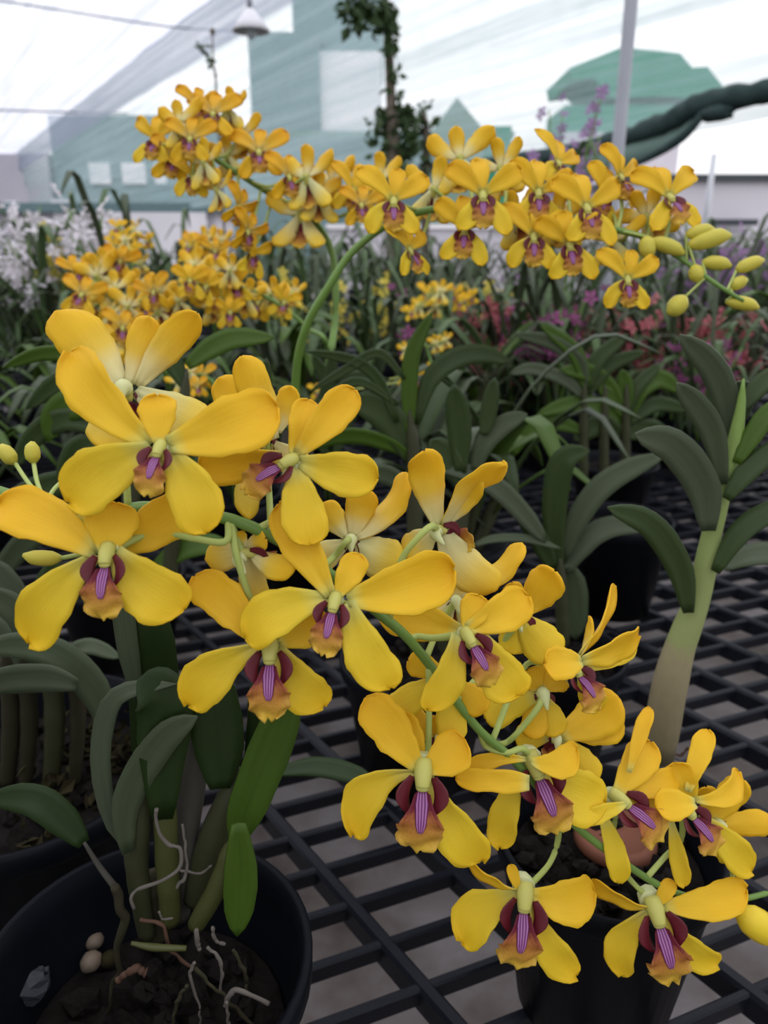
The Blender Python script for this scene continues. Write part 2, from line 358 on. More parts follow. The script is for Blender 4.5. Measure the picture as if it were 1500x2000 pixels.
def frame_cam(roll, yaw, pit):
    C = np.stack([RT, UP, -FW], 1)
    y, p, r = map(math.radians, (yaw, pit, roll))
    Ry = np.array([[math.cos(y), 0, math.sin(y)], [0, 1, 0], [-math.sin(y), 0, math.cos(y)]])
    Rx = np.array([[1, 0, 0], [0, math.cos(p), -math.sin(p)], [0, math.sin(p), math.cos(p)]])
    Rz = np.array([[math.cos(r), math.sin(r), 0], [-math.sin(r), math.cos(r), 0], [0, 0, 1]])
    return C @ Rz @ Ry @ Rx
def lip_parts(seed=0, sx=1.0):
    """local meshes (x right, y up, z to viewer, lip tip near y=-1): list of (name, MB, material)"""
    rg = np.random.default_rng(seed); out = []
    c = MB(); tube(c, [(0, .10, -.12), (0, -.02, -.02), (0, -.12, .05), (0, -.19, .08)], [.11, .125, .105, .09], 12, 9)
    ellipsoid(c, (0, -.195, .085), (.09, .05, .05), None, 10, 6); out.append(('flower', c, [M['column']]))
    # mid lobe
    tv = np.linspace(0, 1, 17); nu = 13; G = np.zeros((17, nu, 3)); ph = rg.uniform(0, 6, 4)
    vv = [0, .18, .28, .4, .5, .62, .72, .82, .9, .96, 1]; ww = [.10, .15, .21, .285, .31, .285, .30, .275, .23, .165, .08]
    for i, t in enumerate(tv):
        hw = np.interp(t, vv, ww) * sx
        y = -.24 - .76 * t; z = .06 + .30 * math.sin(min(1, t * 1.15) * 2.3) * .8 - .10 * max(0, t - .7)
        for j, u in enumerate(np.linspace(-1, 1, nu)):
            ruf = max(0, t - .4) * abs(u) ** 2
            x = u * hw * (1 + ruf * .20 * math.sin(21 * t + ph[0] + u)); zz = z + ruf * .20 * math.sin(18 * t + ph[1] + 3 * u) - .05 * u * u * (t > .45) + (.10 * u * u if t < .45 else 0)
            yy = y + .03 * math.sin(5 * u + ph[2]) * t
            G[i, j] = (x, yy, zz)
    m = MB(); sheet(m, G, .012); out.append(('lip', m, [M['lip']]))
    # side lobes
    for s in (-1, 1):
        G = np.zeros((9, 7, 3))
        for i, t in enumerate(np.linspace(0, 1, 9)):
            h = [.08, .15, .20, .22, .22, .20, .16, .11, .04][i]
            base = np.array([s * (.075 + .06 * math.sin(t * 3.1)), -.08 - .46 * t, .03 + .12 * t])
            for j, u in enumerate(np.linspace(0, 1, 7)):
                G[i, j] = base + np.array([s * (.03 + .95 * h * u * (1 - .15 * u)), .05 * u * (1 - t), h * (.75 * u - .30 * u * u)])
        if s > 0: G = G[:, ::-1]
        m = MB(); sheet(m, G, .014); out.append(('lip_side_lobe', m, [M['lobe']]))
    # keel ridges
    G = np.zeros((11, 17, 3))
    for i, t in enumerate(np.linspace(0, 1, 11)):
        hw = np.interp(t, [0, .3, .8, 1], [.06, .085, .065, .03]); y = -.22 - .46 * t; tt = (-.24 - y) / .76
        z = .06 + .30 * math.sin(min(1, tt * 1.15) * 2.3) * .8 + .012 + .012 * math.sin(math.pi * t)
        for j, u in enumerate(np.linspace(-1, 1, 17)):
            G[i, j] = (u * hw, y, z + .012 * abs(math.sin((u + 1) * math.pi * 2)) + .02 * u * u * (t < .45))
    m = MB(); sheet(m, G, .012); out.append(('lip_keel', m, [M['keel']]))
    return out
def xform(mb, R, s, t):
    v = np.array(mb.v) @ (R * s).T + t; mb.v = [tuple(q) for q in v]; return mb
SEED = [100]
def flower_px(root, d, c, lip, tepals, yaw=0, pit=0, ped=None, back=False, hidelip=False, pr=0.0016, yb=False):
    """A flower seen in the foreground. c: centre (px), lip: pixel of the lip tip."""
    k = d / FPX; ctr = P(*c, d)
    L = math.hypot(lip[0] - c[0], lip[1] - c[1]) * k
    roll = -math.degrees(math.atan2(lip[0] - c[0], lip[1] - c[1]))
    R = frame_cam(roll if not back else -roll, yaw, pit) if not back else frame_cam(roll, 180 + yaw, pit)
    n = R[:, 2]; SEED[0] += 17
    view = nrm(CAM - ctr)
    fl = None; parts = lip_parts(SEED[0], 1 / max(.75, math.cos(math.radians(yaw)) if not back else 1))
    for nm, mb, mats in parts:
        xform(mb, R, L, ctr - np.array(root.location))
        if nm == 'flower':
            fl = link('flower', mb.mesh('flower', mats), root)
        elif not hidelip:
            link(nm, mb.mesh(nm, mats), fl)
    sp = MB(); a = rel([ctr - n * .004 * L / .03, ctr - n * .30 * L - R[:, 1] * .02 * L, ctr - n * .42 * L - R[:, 1] * .34 * L], root)
    tube(sp, a, [.17 * L, .15 * L, .03 * L], 10, 8); link('spur', sp.mesh('spur', [M['spur']]), fl)
    nc = np.array([np.dot(n, RT), np.dot(n, UP), np.dot(n, -FW)])
    for tp in tepals:
        kind, bx, by, tx, ty, wpx = tp[:6]; o = tp[6] if len(tp) > 6 else {}
        kp = o.get('pull', .45 if not o.get('flat') else .15); bx += (c[0] - bx) * kp; by += (c[1] - by) * kp
        SEED[0] += 1; sd = SEED[0]
        q = np.array([(tx - bx), -(ty - by)]) * k; ql = np.linalg.norm(q)
        nz = nc[2] if abs(nc[2]) > .5 else math.copysign(.5, nc[2] or 1)
        zt = -(q[0] * nc[0] + q[1] * nc[1]) / nz; zt = max(-.55 * ql, min(.55 * ql, zt)) - o.get('dz', .12 if not back else -.12) * ql
        B = P(bx, by, d + o.get('bd', 0.002)); T = P(tx, ty, d + o.get('bd', 0.002) - zt)
        T = B + (T - B) * (1.0 + 0.03)
        w = wpx * k; ax = nrm(T - B); side = nrm(np.cross(ax, view)); Lr = np.linalg.norm(T - B)
        tw = 0.0
        if w < .30 * Lr and not o.get('flat'):
            wr = .40 * Lr; tw = math.acos(max(.28, min(1, w / wr))); w = w / math.cos(tw); 
        else: tw = np.random.default_rng(sd).uniform(-.25, .25)
        if o.get('tw') is not None: tw = o['tw']
        wd = math.cos(tw) * side + math.sin(tw) * nrm(np.cross(side, ax)) * (1 if sd % 2 else -1)
        nf = n if abs(np.dot(n, view)) > .2 else view
        lbv = o.get('lb', 0.0)
        G = tepal_grid(B, T, w * 1.04, nf, wd, o.get('bow', .07), 0.0, o.get('cup', .10), o.get('rag', .035), seed=sd, neck=o.get('neck', 1.0))
        if lbv:  # sideways sweep measured in the picture: + is to the right of base->tip
            tvv = np.linspace(0, 1, G.shape[0]); tvv = 1 - (1 - tvv) ** 1.25
            sr = nrm(np.cross(ax, view))
            G = G + (4 * tvv * (1 - tvv))[:, None, None] * sr[None, None, :] * lbv * Lr
        mb = MB(); sheet(mb, rel(G.reshape(-1, 3), root).reshape(G.shape), .0007, 0, 1)
        mats = {'p': [M['petal'], M['tback']], 'd': [M['petal'], M['tback']], 's': [M['sepal'], M['tback2']]}[kind]
        if yb: mats = [mats[0], mats[0]]
        link('petal' if kind == 'p' else 'sepal', mb.mesh('tepal', mats), fl)
    if ped:
        pts = [P(a[0], a[1], a[2]) for a in ped] + [ctr - n * .10 * L]
        m = MB(); tube(m, rel(pts, root), [pr, pr * .9, pr * 1.15], 8); link('pedicel', m.mesh('pedicel', [M['pedicel']]), fl)
    return fl

def flower_template(seed, mats, mats2):
    """meshes of one flower in its own frame, tepal length 1; first entry is the column"""
    out = []; rg = np.random.default_rng(seed)
    for nm, mb, m in lip_parts(seed): out.append((nm, xform(mb, np.eye(3), .85, np.zeros(3)).mesh(nm, m)))
    Z = np.array([0, 0, 1.0])
    def tep(b, t, w, kind, bow):
        b = np.array(b, float); t = np.array(t, float) + rg.normal(0, .06, 3); ax = nrm(t - b)
        G = tepal_grid(b, t, w, Z, np.cross(ax, Z) + rg.normal(0, .15, 3), bow, rg.uniform(-.08, .08), .14, .04, 10, 5, int(rg.integers(1e6)))
        mb = MB(); sheet(mb, G, .025, 0, 1); out.append(('petal' if kind == 'p' else 'sepal', mb.mesh('tepal', mats if kind == 'p' else mats2)))
    tep((0, .06, -.02), (0, 1.0, -.18), .44, 'p', .12)
    for s in (-1, 1):
        tep((s * .06, .05, -.01), (s * .88, .62, -.10), .52, 'p', .12)
        tep((s * .07, -.03, -.02), (s * .60, -.86, .05), .46, 's', .10)
    return out
TPL = [flower_template(s, [M['petal'], M['tback']], [M['sepal'], M['tback2']]) for s in (3, 5, 8)]
TPLO = [flower_template(s, [M['opetal'], M['tback']], [M['petal'], M['tback2']]) for s in (13, 15)]
def flower_inst(root, c, d, Lpx, roll=0, yaw=0, pit=0, tpl=None, ped=None, pr=0.0016):
    tpl = tpl or TPL[random.randrange(3)]
    R = frame_cam(roll, yaw, pit); s = Lpx * d / FPX
    ctr = P(*c, d)
    Mx = Matrix([[*(R[i] * s), float(ctr[i] - root.location[i])] for i in range(3)] + [[0, 0, 0, 1]])
    fl = link('flower', tpl[0][1], root); fl.matrix_basis = Mx
    for nm, me in tpl[1:]:
        link(nm, me, fl)
    if ped is not None:
        pts = [P(*a) for a in ped] + [ctr - R[:, 2] * .12 * s]
        inv = np.linalg.inv(R * s); q = [(inv @ (p - ctr)) for p in pts]
        m = MB(); tube(m, q, [pr / s] * 2, 6); link('pedicel', m.mesh('pedicel', [M['pedicel']]), fl)
    return fl
LPV = np.array([0, .1, .3, .55, .78, .9, .97, 1.0]); LPW = np.array([.38, .62, .93, 1.0, .85, .58, .28, .05])
def leaf_grid(pts, w, sidefn, nv=14, nu=5, fold=.18, tilt=0.0):
    c = spline(pts, nv); tan = np.gradient(c, axis=0); G = np.zeros((nv, nu, 3)); prev = None
    for i in range(nv):
        t = nrm(tan[i]); s = sidefn(c[i], t); s = nrm(s - np.dot(s, t) * t)
        if prev is not None and np.dot(s, prev) < 0: s = -s
        prev = s; n = np.cross(s, t)
        if tilt: s, n = math.cos(tilt) * s + math.sin(tilt) * n, -math.sin(tilt) * s + math.cos(tilt) * n
        hw = np.interp(i / (nv - 1), LPV, LPW) * w / 2
        for j, u in enumerate(np.linspace(-1, 1, nu)):
            G[i, j] = c[i] + s * u * hw - n * fold * hw * (1 - abs(u))
    return G
def dep(q, d):
    return (d[1] / ray(q[0], q[1])[1] if isinstance(d, tuple) else d) + (q[2] if len(q) > 2 else 0)
def PD(q, d): return P(q[0], q[1], dep(q, d))
def dm(pts, d): return float(np.mean([dep(q, d) for q in pts]))
def leaf_px(root, pts, w, d, mat='leaf', tilt=0.0, fold=.18, name='leaf', th=.0014):
    """pts: (px,py[,depth offset]) base->tip, w apparent width in px at depth d"""
    p3 = [PD(q, d) for q in pts]
    G = leaf_grid(p3, w * dm(pts, d) / FPX, lambda c, t: np.cross(t, nrm(CAM - c)), tilt=tilt, fold=fold)
    mid = G[len(G) // 2]; g = np.cross(mid[-1] - mid[0], G[len(G) // 2 + 1][2] - mid[2])
    if g[2] < 0: G = G[:, ::-1]
    mb = MB(); sheet(mb, rel(G.reshape(-1, 3), root).reshape(G.shape), th)
    return link(name, mb.mesh('leaf', [M[mat]]), root)
def cane_px(root, pts, wpx, d, mat='cane', nodes=5, name='cane', top_first=False):
    p3 = [PD(q, d) for q in pts]; c = spline(p3, 24)
    r = np.interp(np.linspace(0, 1, 24), np.linspace(0, 1, len(wpx)), wpx) * dm(pts, d) / FPX / 2
    r = r * np.interp(np.linspace(0, 1, 24), [0, .08, .2, 1], [.25, .7, 1, 1])[::1 if top_first else -1]
    r = r * (1 + .06 * np.abs(np.sin(np.linspace(0, nodes * math.pi, 24))) - .03)
    mb = MB(); tube(mb, rel(c, root), r, 12, 24); return link(name, mb.mesh('cane', [M[mat]]), root)
def tube_px(root, pts, wpx, d, mat, name, sides=7):
    p3 = [PD(q, d) for q in pts]
    if name == 'root':
        rg_ = np.random.default_rng(int(pts[0][0] * 7 + pts[0][1])); wpx = np.interp(np.linspace(0, 1, 12), np.linspace(0, 1, len(wpx)), wpx) * rg_.uniform(.7, 1.2, 12)
        sp_ = spline(p3, 12); sp_[1:-1] += rg_.normal(0, 1, (10, 3)) * np.linalg.norm(sp_[-1] - sp_[0]) * .008; p3 = list(sp_)
    mb = MB(); tube(mb, rel(p3, root), np.atleast_1d(wpx) * dm(pts, d) / FPX / 2, sides); return link(name, mb.mesh(name, [M[mat]]), root)

GZ, BZ = 0.0, 0.55
# ================================================================== SETTING
mb = MB(); mb.add([(-30, -3, 0), (30, -3, 0), (30, 60, 0), (-30, 60, 0)], [[0, 1, 2, 3]])
tag(link('floor', mb.mesh('floor', [M['ground']])), 'wet grey brown concrete ground under the benches', None, None, 'structure')
# shade house net: D runs along the house, NN across it
AZ = math.radians(31); D = np.array([-math.sin(AZ), math.cos(AZ), 0]); NN = np.array([math.cos(AZ), math.sin(AZ), 0])
ROOFZ = 4.05; E0 = onz(410, 0, ROOFZ); WN = float(np.dot(E0, NN))
def onwall(px, py, off=0.0):
    r = ray(px, py); return CAM + r * ((WN + off - np.dot(CAM, NN)) / np.dot(r, NN))
def wallpt(s, z, off=0.0): q = D * s + NN * (WN + off); q[2] = z; return q
S0, S1 = -8.0, 34.0
mb = MB(); ss = np.linspace(S0, S1, 43)
bz = np.interp(ss, [-8, -1.6, .6, 2.5, 5, 9, 34], [2.0, 1.9, 1.84, 1.68, 1.64, 1.62, 1.6])
rows = 9; v = []; uv = []
for i, s in enumerate(ss):
    for j in range(rows):
        t = j / (rows - 1); z = bz[i] + (ROOFZ - bz[i]) * t
        v.append(wallpt(s, z, .10 * math.sin(2.1 * t * 3 + .4 * s) * (1 - t) * t * 2)); uv.append((s, z))
f = [[i * rows + j, (i + 1) * rows + j, (i + 1) * rows + j + 1, i * rows + j + 1] for i in range(len(ss) - 1) for j in range(rows - 1)]
mb.add(v, f, uv)
tag(link('wall_right', mb.mesh('wall_right', [M['wallnet']])), 'pale green shade net hanging along the side of the shade house', None, None, 'structure')
mb = MB(); v = []; uv = []; cc = np.linspace(0, 16, 17)
for i, s in enumerate(ss):
    for j, a in enumerate(cc):
        q = D * s + NN * (WN - a); sag = -.10 * abs(math.sin(a * .9)) * (a > 0); v.append((q[0], q[1], ROOFZ + sag)); uv.append((s, a))
f = [[i * 17 + j, (i + 1) * 17 + j, (i + 1) * 17 + j + 1, i * 17 + j + 1] for i in range(len(ss) - 1) for j in range(16)]
mb.add(v, f, uv)
tag(link('ceiling', mb.mesh('ceiling', [M['roofnet']])), 'white shade net stretched over the whole shade house', None, None, 'structure')

mb = MB(); v = []; uv = []
for i, s in enumerate(ss):
    for j in range(4):
        z = ROOFZ - .01 - .62 * j / 3; v.append(wallpt(s, z, -.03 - .02 * j + .02 * math.sin(s * 3 + j))); uv.append((s, z * 2))
mb.add(v, [[i * 4 + j, (i + 1) * 4 + j, (i + 1) * 4 + j + 1, i * 4 + j + 1] for i in range(len(ss) - 1) for j in range(3)], uv)
tag(link('trim_1', mb.mesh('trim_1', [M['hemnet']])), 'greyish doubled net strip along the edge of the roof', None, None, 'structure')
def added_wall(name, a, b, label):  # unseen dense nets, added to cut light from the left and behind the camera
    mb = MB(); v = []; uv = []; L = np.linalg.norm(np.array(b) - np.array(a))
    for i in range(21):
        for j in range(5):
            q = np.array(a) + (np.array(b) - np.array(a)) * i / 20; v.append((q[0], q[1], .1 + (ROOFZ - .1) * j / 4)); uv.append((L * i / 20, ROOFZ * j / 4))
    mb.add(v, [[i * 5 + j, (i + 1) * 5 + j, (i + 1) * 5 + j + 1, i * 5 + j + 1] for i in range(20) for j in range(4)], uv)
    tag(link(name, mb.mesh(name, [M['blocknet']])), label, None, None, 'structure')
ca = D * S0 + NN * (WN - 16); cb = D * S0 + NN * WN; cd = D * S1 + NN * (WN - 16)
added_wall('added_wall_front', ca[:2], cb[:2], 'dense dark green net added out of view at the near end to block light')
added_wall('added_wall_left', ca[:2], cd[:2], 'dense dark green net added out of view along the left to block light')
# roof wires and the rolled up skirt
def wire(pts, r, label):
    m = MB(); tube(m, pts, r, 6, 16); tag(link('support_wire', m.mesh('support_wire', [M['wire']])), label, 'wire')
zr = ROOFZ - .16
wire([onz(-60, -8, zr), onz(120, 20, zr), onz(330, 52, zr), onz(480, 62, zr)], .012, 'thin grey wire under the white roof net at the top')
wire([onz(-60, 213, zr), onz(60, 217, zr), onz(250, 222, zr)], .02, 'thin grey wire under the roof net farther down the house')
r = thing('rolled_net', 'dark green rolled up shade net skirt sagging above the right side wall', 'net', onwall(1500, 170, -.1))
rg = np.random.default_rng(4)
m = MB(); tube(m, rel([onwall(1640, 150, -.12), onwall(1500, 178, -.12), onwall(1370, 205, -.14), onwall(1290, 245, -.14), onwall(1200, 275, -.12), onwall(1100, 300, -.12), onwall(960, 318, -.1), onwall(820, 330, -.1)], r), [.05, .055, .06, .06, .055, .055, .045, .03], 9, 40)
for i in range(len(m.v)): m.v[i] = tuple(np.array(m.v[i]) + rg.normal(0, .006, 3))
link('roll', m.mesh('roll', [M['darknet']]), r)
m = MB(); tube(m, rel([onwall(1385, 205, -.16), onwall(1330, 270, -.2), onwall(1240, 320, -.2), onwall(1130, 352, -.2), onwall(1000, 360, -.16)], r), [.02, .025, .018, .025, .012], 8, 30)
link('hanging_fold', m.mesh('hanging_fold', [M['darknet']]), r)
G = np.zeros((2, 9, 3)); up = [(1385, 205), (1350, 225), (1310, 242), (1270, 252), (1230, 265), (1190, 278), (1150, 290), (1110, 300), (1080, 305)]; lo = [(1385, 212), (1345, 258), (1310, 285), (1270, 305), (1230, 322), (1190, 335), (1150, 347), (1110, 355), (1080, 358)]
for j in range(9): G[0, j] = onwall(*up[j], -.13); G[1, j] = onwall(*lo[j], -.19)
m = MB(); sheet(m, rel(G.reshape(-1, 3), r).reshape(G.shape), .01); link('loose_sheet', m.mesh('loose_sheet', [M['b_gg']]), r)
m = MB(); ellipsoid(m, rel(onwall(1400, 222, -.16), r), (.05, .04, .10), D, 10, 7, .2); link('bunched_cloth', m.mesh('bunched_cloth', [M['darknet']]), r)

# posts
def post(px_top, px_bot, d, w, label, h=ROOFZ - .02):
    b = P(*px_bot, d); base = np.array([b[0], b[1], 0]); o = thing('support_post', label, 'post', base)
    m = MB(); tube(m, [(0, 0, 0), (0, 0, h)], [w / 2] * 2, 14, 4); link('pole', m.mesh('pole', [M['steel']]), o)
    m = MB(); box(m, (0, 0, .01), (.16, .16, .02)); link('foot_plate', m.mesh('foot_plate', [M['steel']], False), o)
    m = MB(); tube(m, [(0, 0, h * .46), (0, 0, h * .46 + .04)], [w / 2 + .004] * 2, 14, 2); link('clamp', m.mesh('clamp', [M['steel']]), o)
post((1237, 0), (1207, 290), 2.38, .040, 'straight grey steel post standing behind the right flower spray')
post((1382, 300), (1380, 420), 6.5, .045, 'thin grey pole in front of the mauve wall at right', 1.78)

# ------------------------------------------------------------------ buildings beyond the net
def quadbox(root, name, x0, x1, y0, y1, d, depth, mat, ybase=None):
    """upright box whose front face spans these picture limits at distance d"""
    xm = (x0 + x1) / 2; a = P(x0, y0, d); b = P(x1, y0, d); zt = a[2]
    zb = 0.0 if y1 is None else P(xm, y1, d)[2]
    yf = P(xm, (y0 + (y1 or 450)) / 2, d)[1]; sc = yf / P(xm, y0, d)[1]
    xa, xb = a[0] * sc, b[0] * sc; zt = CAM[2] + (zt - CAM[2]) * sc; zb = CAM[2] + (zb - CAM[2]) * sc if y1 is not None else 0.0
    m = MB(); box(m, np.array([(xa + xb) / 2, yf + depth / 2, (zt + zb) / 2]) - np.array(root.location), (xb - xa, depth, zt - zb))
    return link(name, m.mesh(name, [M[mat]], False), root)
def bld(label, px, d): b = P(px, 430, d); return thing('building', label, 'building', (b[0], b[1], 0))
b = bld('tall block seen through the net, shaded face painted grey, lit side painted cream', 610, 24)
quadbox(b, 'wall', 483, 622, 62, None, 24, 4, 'b_teal'); quadbox(b, 'wall', 622, 745, 100, None, 24.3, 4, 'b_white'); quadbox(b, 'upper_storey', 568, 748, -60, 104, 23.8, 4, 'b_teal')  # light and shade on the block's faces are put into their colours
for x, y0, y1 in ((655, 125, 165), (668, 180, 200), (700, 190, 205)): quadbox(b, 'window', x, x + 14, y0, y1, 24.15, .2, 'b_glass')
for x in (570, 590): quadbox(b, 'window', x, x + 12, 160, 195, 23.9, .2, 'b_glass')
b = bld('long low teal building behind the left flower sprays', 600, 21.3)
quadbox(b, 'wall', 430, 1000, 266, None, 21.3, 2, 'b_teal'); quadbox(b, 'parapet', 425, 1005, 256, 268, 21.2, .3, 'b_gg')
for x in (620, 700, 770): quadbox(b, 'window', x, x + 40, 275, 300, 21.2, .15, 'b_glass')
b = bld('grey building with pale windows at far left', 170, 25)
quadbox(b, 'wall', 92, 430, 225, None, 25, 3, 'b_teal'); quadbox(b, 'wall', -80, 92, 300, None, 25.4, 3, 'b_grey')
for x0, x1 in ((172, 212), (236, 282), (300, 322)): quadbox(b, 'window', x0, x1, 318, 358, 24.9, .15, 'b_white')
def gable(root, name, pts_front, d, depth, mat, ext=0.15):
    n = len(pts_front); a = [P(x, y, d) for x, y in pts_front]; yf = np.mean([q[1] for q in a])
    a = [CAM + (q - CAM) * (yf / q[1]) for q in a]; bb = [q + np.array([0, depth, 0]) for q in a]
    m = MB(); m.add(np.array(a + bb) - np.array(root.location), [list(range(n))[::-1], [n + k for k in range(n)]] + [[k, (k + 1) % n, n + (k + 1) % n, n + k] for k in range(n)])
    return link(name, m.mesh(name, [M[mat]], False), root)
b = bld('small house with a pointed grey green gable roof', 900, 17)
gable(b, 'roof', [(838, 262), (893, 190), (952, 262)], 17, 3, 'b_gg'); quadbox(b, 'wall', 846, 946, 260, None, 17.2, 2.6, 'b_gg'); quadbox(b, 'side_shed', 946, 1000, 246, None, 17.4, 2, 'b_green')
b = bld('house with a wide sea green hipped roof at right', 1250, 16)
gable(b, 'roof', [(1114, 132), (1214, 92), (1328, 104), (1352, 132), (1382, 130), (1412, 168), (1398, 196), (1290, 188), (1195, 192), (1160, 152), (1118, 158)], 16, 2.5, 'b_green')
quadbox(b, 'wall', 1105, 1330, 205, 262, 16.3, 2, 'b_green'); quadbox(b, 'wall', 1200, 1395, 180, 215, 16.4, 2, 'b_gg'); quadbox(b, 'lower_wall', 1105, 1330, 258, None, 16.5, 2, 'b_grey')
b = bld('low mauve grey wall building with a flat roof at right', 1370, 9)
quadbox(b, 'wall', 1235, 1640, 350, None, 9, 3, 'b_grey'); quadbox(b, 'roof_edge', 1228, 1650, 340, 352, 8.85, 3.3, 'b_dark'); quadbox(b, 'window_ledge', 1400, 1482, 428, 440, 8.8, .2, 'b_dark'); quadbox(b, 'lower_wall', 1395, 1560, 455, None, 8.9, .2, 'b_grey')
b = bld('long pale grey wall behind the far flower rows', 900, 12.6)
quadbox(b, 'wall', 640, 1236, 445, None, 12.6, .4, 'b_grey'); quadbox(b, 'coping', 636, 1238, 438, 447, 12.55, .5, 'b_white')
b = bld('low whitewashed hut with a bluish roof at far left', 150, 12)
quadbox(b, 'wall', -60, 420, 412, None, 12, 1.5, 'b_grey'); quadbox(b, 'door', 100, 140, 390, None, 11.9, .1, 'b_white'); quadbox(b, 'door', 8, 28, 392, None, 11.9, .1, 'b_white'); quadbox(b, 'roof', -80, 430, 396, 414, 11.8, 1.9, 'b_teal'); quadbox(b, 'window', 180, 215, 425, 470, 11.9, .1, 'b_teal'); quadbox(b, 'wall_panel', 215, 400, 400, None, 11.85, .1, 'b_white')

# lamp, climbing vine, tall stalks
q = P(490, 62, 4.4); o = thing('pendant_lamp', 'white cone shaped lamp hanging from the roof wire', 'lamp', q)
m = MB(); lathe(m, [(.105, 0), (.11, .004), (.075, .05), (.035, .10), (.02, .115), (.0, .117)], (0, 0, 0), 24); link('lamp_shade', m.mesh('lamp_shade', [M['lampw']]), o)
m = MB(); tube(m, [(0, 0, .11), (0, 0, .17)], [.018, .014], 10, 3); link('lamp_socket', m.mesh('lamp_socket', [M['wire']]), o)
m = MB(); tube(m, [(0, 0, .16), (0, 0, ROOFZ - q[2] - .1)], [.005] * 2, 6, 3); link('cable', m.mesh('cable', [M['wire']]), o)
m = MB(); ellipsoid(m, (0, 0, .0), (.03, .03, .04), None, 10, 7); link('bulb', m.mesh('bulb', [M['b_glass']]), o)
def scatter_leaves(mb, pts, n, size, rg, spread):
    pts = spline(pts, 60)
    for _ in range(n):
        c = pts[rg.integers(60)] + rg.normal(0, 1, 3) * spread; a = nrm(rg.normal(0, 1, 3) + np.array([0, 0, -.3])); s = nrm(np.cross(a, rg.normal(0, 1, 3))); l = size * rg.uniform(.6, 1.4)
        nn = np.cross(a, s) * l * .12
        mb.add([c, c + a * l * .5 + s * l * .28 + nn, c + a * l, c + a * l * .5 - s * l * .28 + nn, c + a * l * .5 - nn], [[0, 1, 4], [1, 2, 4], [2, 3, 4], [3, 0, 4]])
rg = np.random.default_rng(5)
bq = P(768, 330, 4.5); o = thing('climbing_vine', 'tall dark trunk wrapped in climbing leafy vine behind the sprays', 'plant', (bq[0], bq[1], BZ))
m = MB(); tube(m, rel([(bq[0], bq[1], BZ), P(768, 330, 4.5), P(764, 200, 4.5), P(757, 60, 4.5), P(745, -60, 4.5)], o), [.05, .04, .03, .025, .02], 8); link('trunk', m.mesh('trunk', [M['bark']]), o)
m = MB(); scatter_leaves(m, rel([P(774, 300, 4.5), P(770, 215, 4.5), P(768, 140, 4.45), P(755, 60, 4.45), P(748, 10, 4.45)], o), 150, .06, rg, .02)
scatter_leaves(m, rel([P(740, 235, 4.5), P(775, 240, 4.5), P(808, 225, 4.5)], o), 110, .08, rg, .045); scatter_leaves(m, rel([P(760, 290, 4.5), P(800, 300, 4.5)], o), 90, .08, rg, .06)
link('foliage', m.mesh('foliage', [M['vine']], False), o)
m = MB(); scatter_leaves(m, rel([P(680, 5, 4.4), P(715, 22, 4.4), P(745, 30, 4.4)], o), 150, .08, rg, .05); link('top_foliage', m.mesh('top_foliage', [M['vine']], False), o)
bq = P(832, 300, 4.6); o = thing('slender_conifer', 'thin dark shoot standing right of the vine covered trunk', 'plant', (bq[0], bq[1], BZ))
m = MB(); tube(m, rel([(bq[0], bq[1], BZ), P(832, 300, 4.6), P(828, 208, 4.6)], o), [.03, .025, .006], 7); link('trunk', m.mesh('trunk', [M['bark']]), o)
m = MB(); scatter_leaves(m, rel([P(834, 320, 4.6), P(831, 260, 4.6), P(828, 212, 4.6)], o), 90, .05, rg, .02); link('foliage', m.mesh('foliage', [M['vine']], False), o)
bq = P(420, 200, 3.0); o = thing('dry_stalk', 'thin bare budded stalk above the left flower spray', 'plant', (bq[0], bq[1], BZ))
m = MB(); tube(m, rel([(bq[0], bq[1], BZ), P(424, 200, 3), P(417, 130, 3), P(415, 62, 3)], o), [.006, .005, .004, .003], 6); link('stalk', m.mesh('stalk', [M['bark']]), o)
m = MB(); tube(m, rel([P(424, 150, 3), P(405, 110, 3), P(393, 88, 3)], o), [.003] * 2, 6); scatter_leaves(m, rel([P(394, 88, 3), P(412, 128, 3)], o), 16, .035, rg, .008); link('side_shoot', m.mesh('side_shoot', [M['vine']], False), o)
m = MB(); ellipsoid(m, rel(P(415, 62, 3), o), (.010, .010, .014)); link('bud', m.mesh('bud', [M['bark']]), o)

# ================================================================== BENCHES
bench = thing('bench_grating', 'black plastic grid bench top under the foreground pots', 'bench', (0, 1.2, 0))
XA, XB, YA, YB = -1.25, 1.45, .12, 2.5
def clip(n, off, t):
    # line n.x = off with direction t clipped to the bench rectangle
    p = np.array(n) * off; lo, hi = -9, 9
    for k, (a, b_) in enumerate(((XA, XB), (YA, YB))):
        if abs(t[k]) < 1e-6: continue
        u0, u1 = sorted(((a - p[k]) / t[k], (b_ - p[k]) / t[k])); lo, hi = max(lo, u0), min(hi, u1)
    return (p + t * lo, p + t * hi) if hi - lo > .05 else None
def bars(n, offs, wd, h, z):
    n = np.array(n) / np.linalg.norm(n); t = np.array([-n[1], n[0]])
    for o_ in offs:
        c = clip(n, o_, t)
        if c is None: continue
        a, b_ = c; m = MB(); L = np.linalg.norm(b_ - a); mid = (a + b_) / 2
        s = wd / 2; q = wd * .22
        prof = [(-s, -h), (s, -h), (s, -q), (s - q, 0), (-s + q, 0), (-s, -q)]
        v = []
        for e in (-L / 2, L / 2):
            for x, zz in prof: v.append(((mid + t * e + n * x)[0], (mid + t * e + n * x)[1] - 1.2, z + zz))
        m.add(v, [[5, 4, 3, 2, 1, 0], [6, 7, 8, 9, 10, 11]] + [[k, (k + 1) % 6, 6 + (k + 1) % 6, 6 + k] for k in range(6)])
        link('bar', m.mesh('bar', [M['grate']], False), bench)
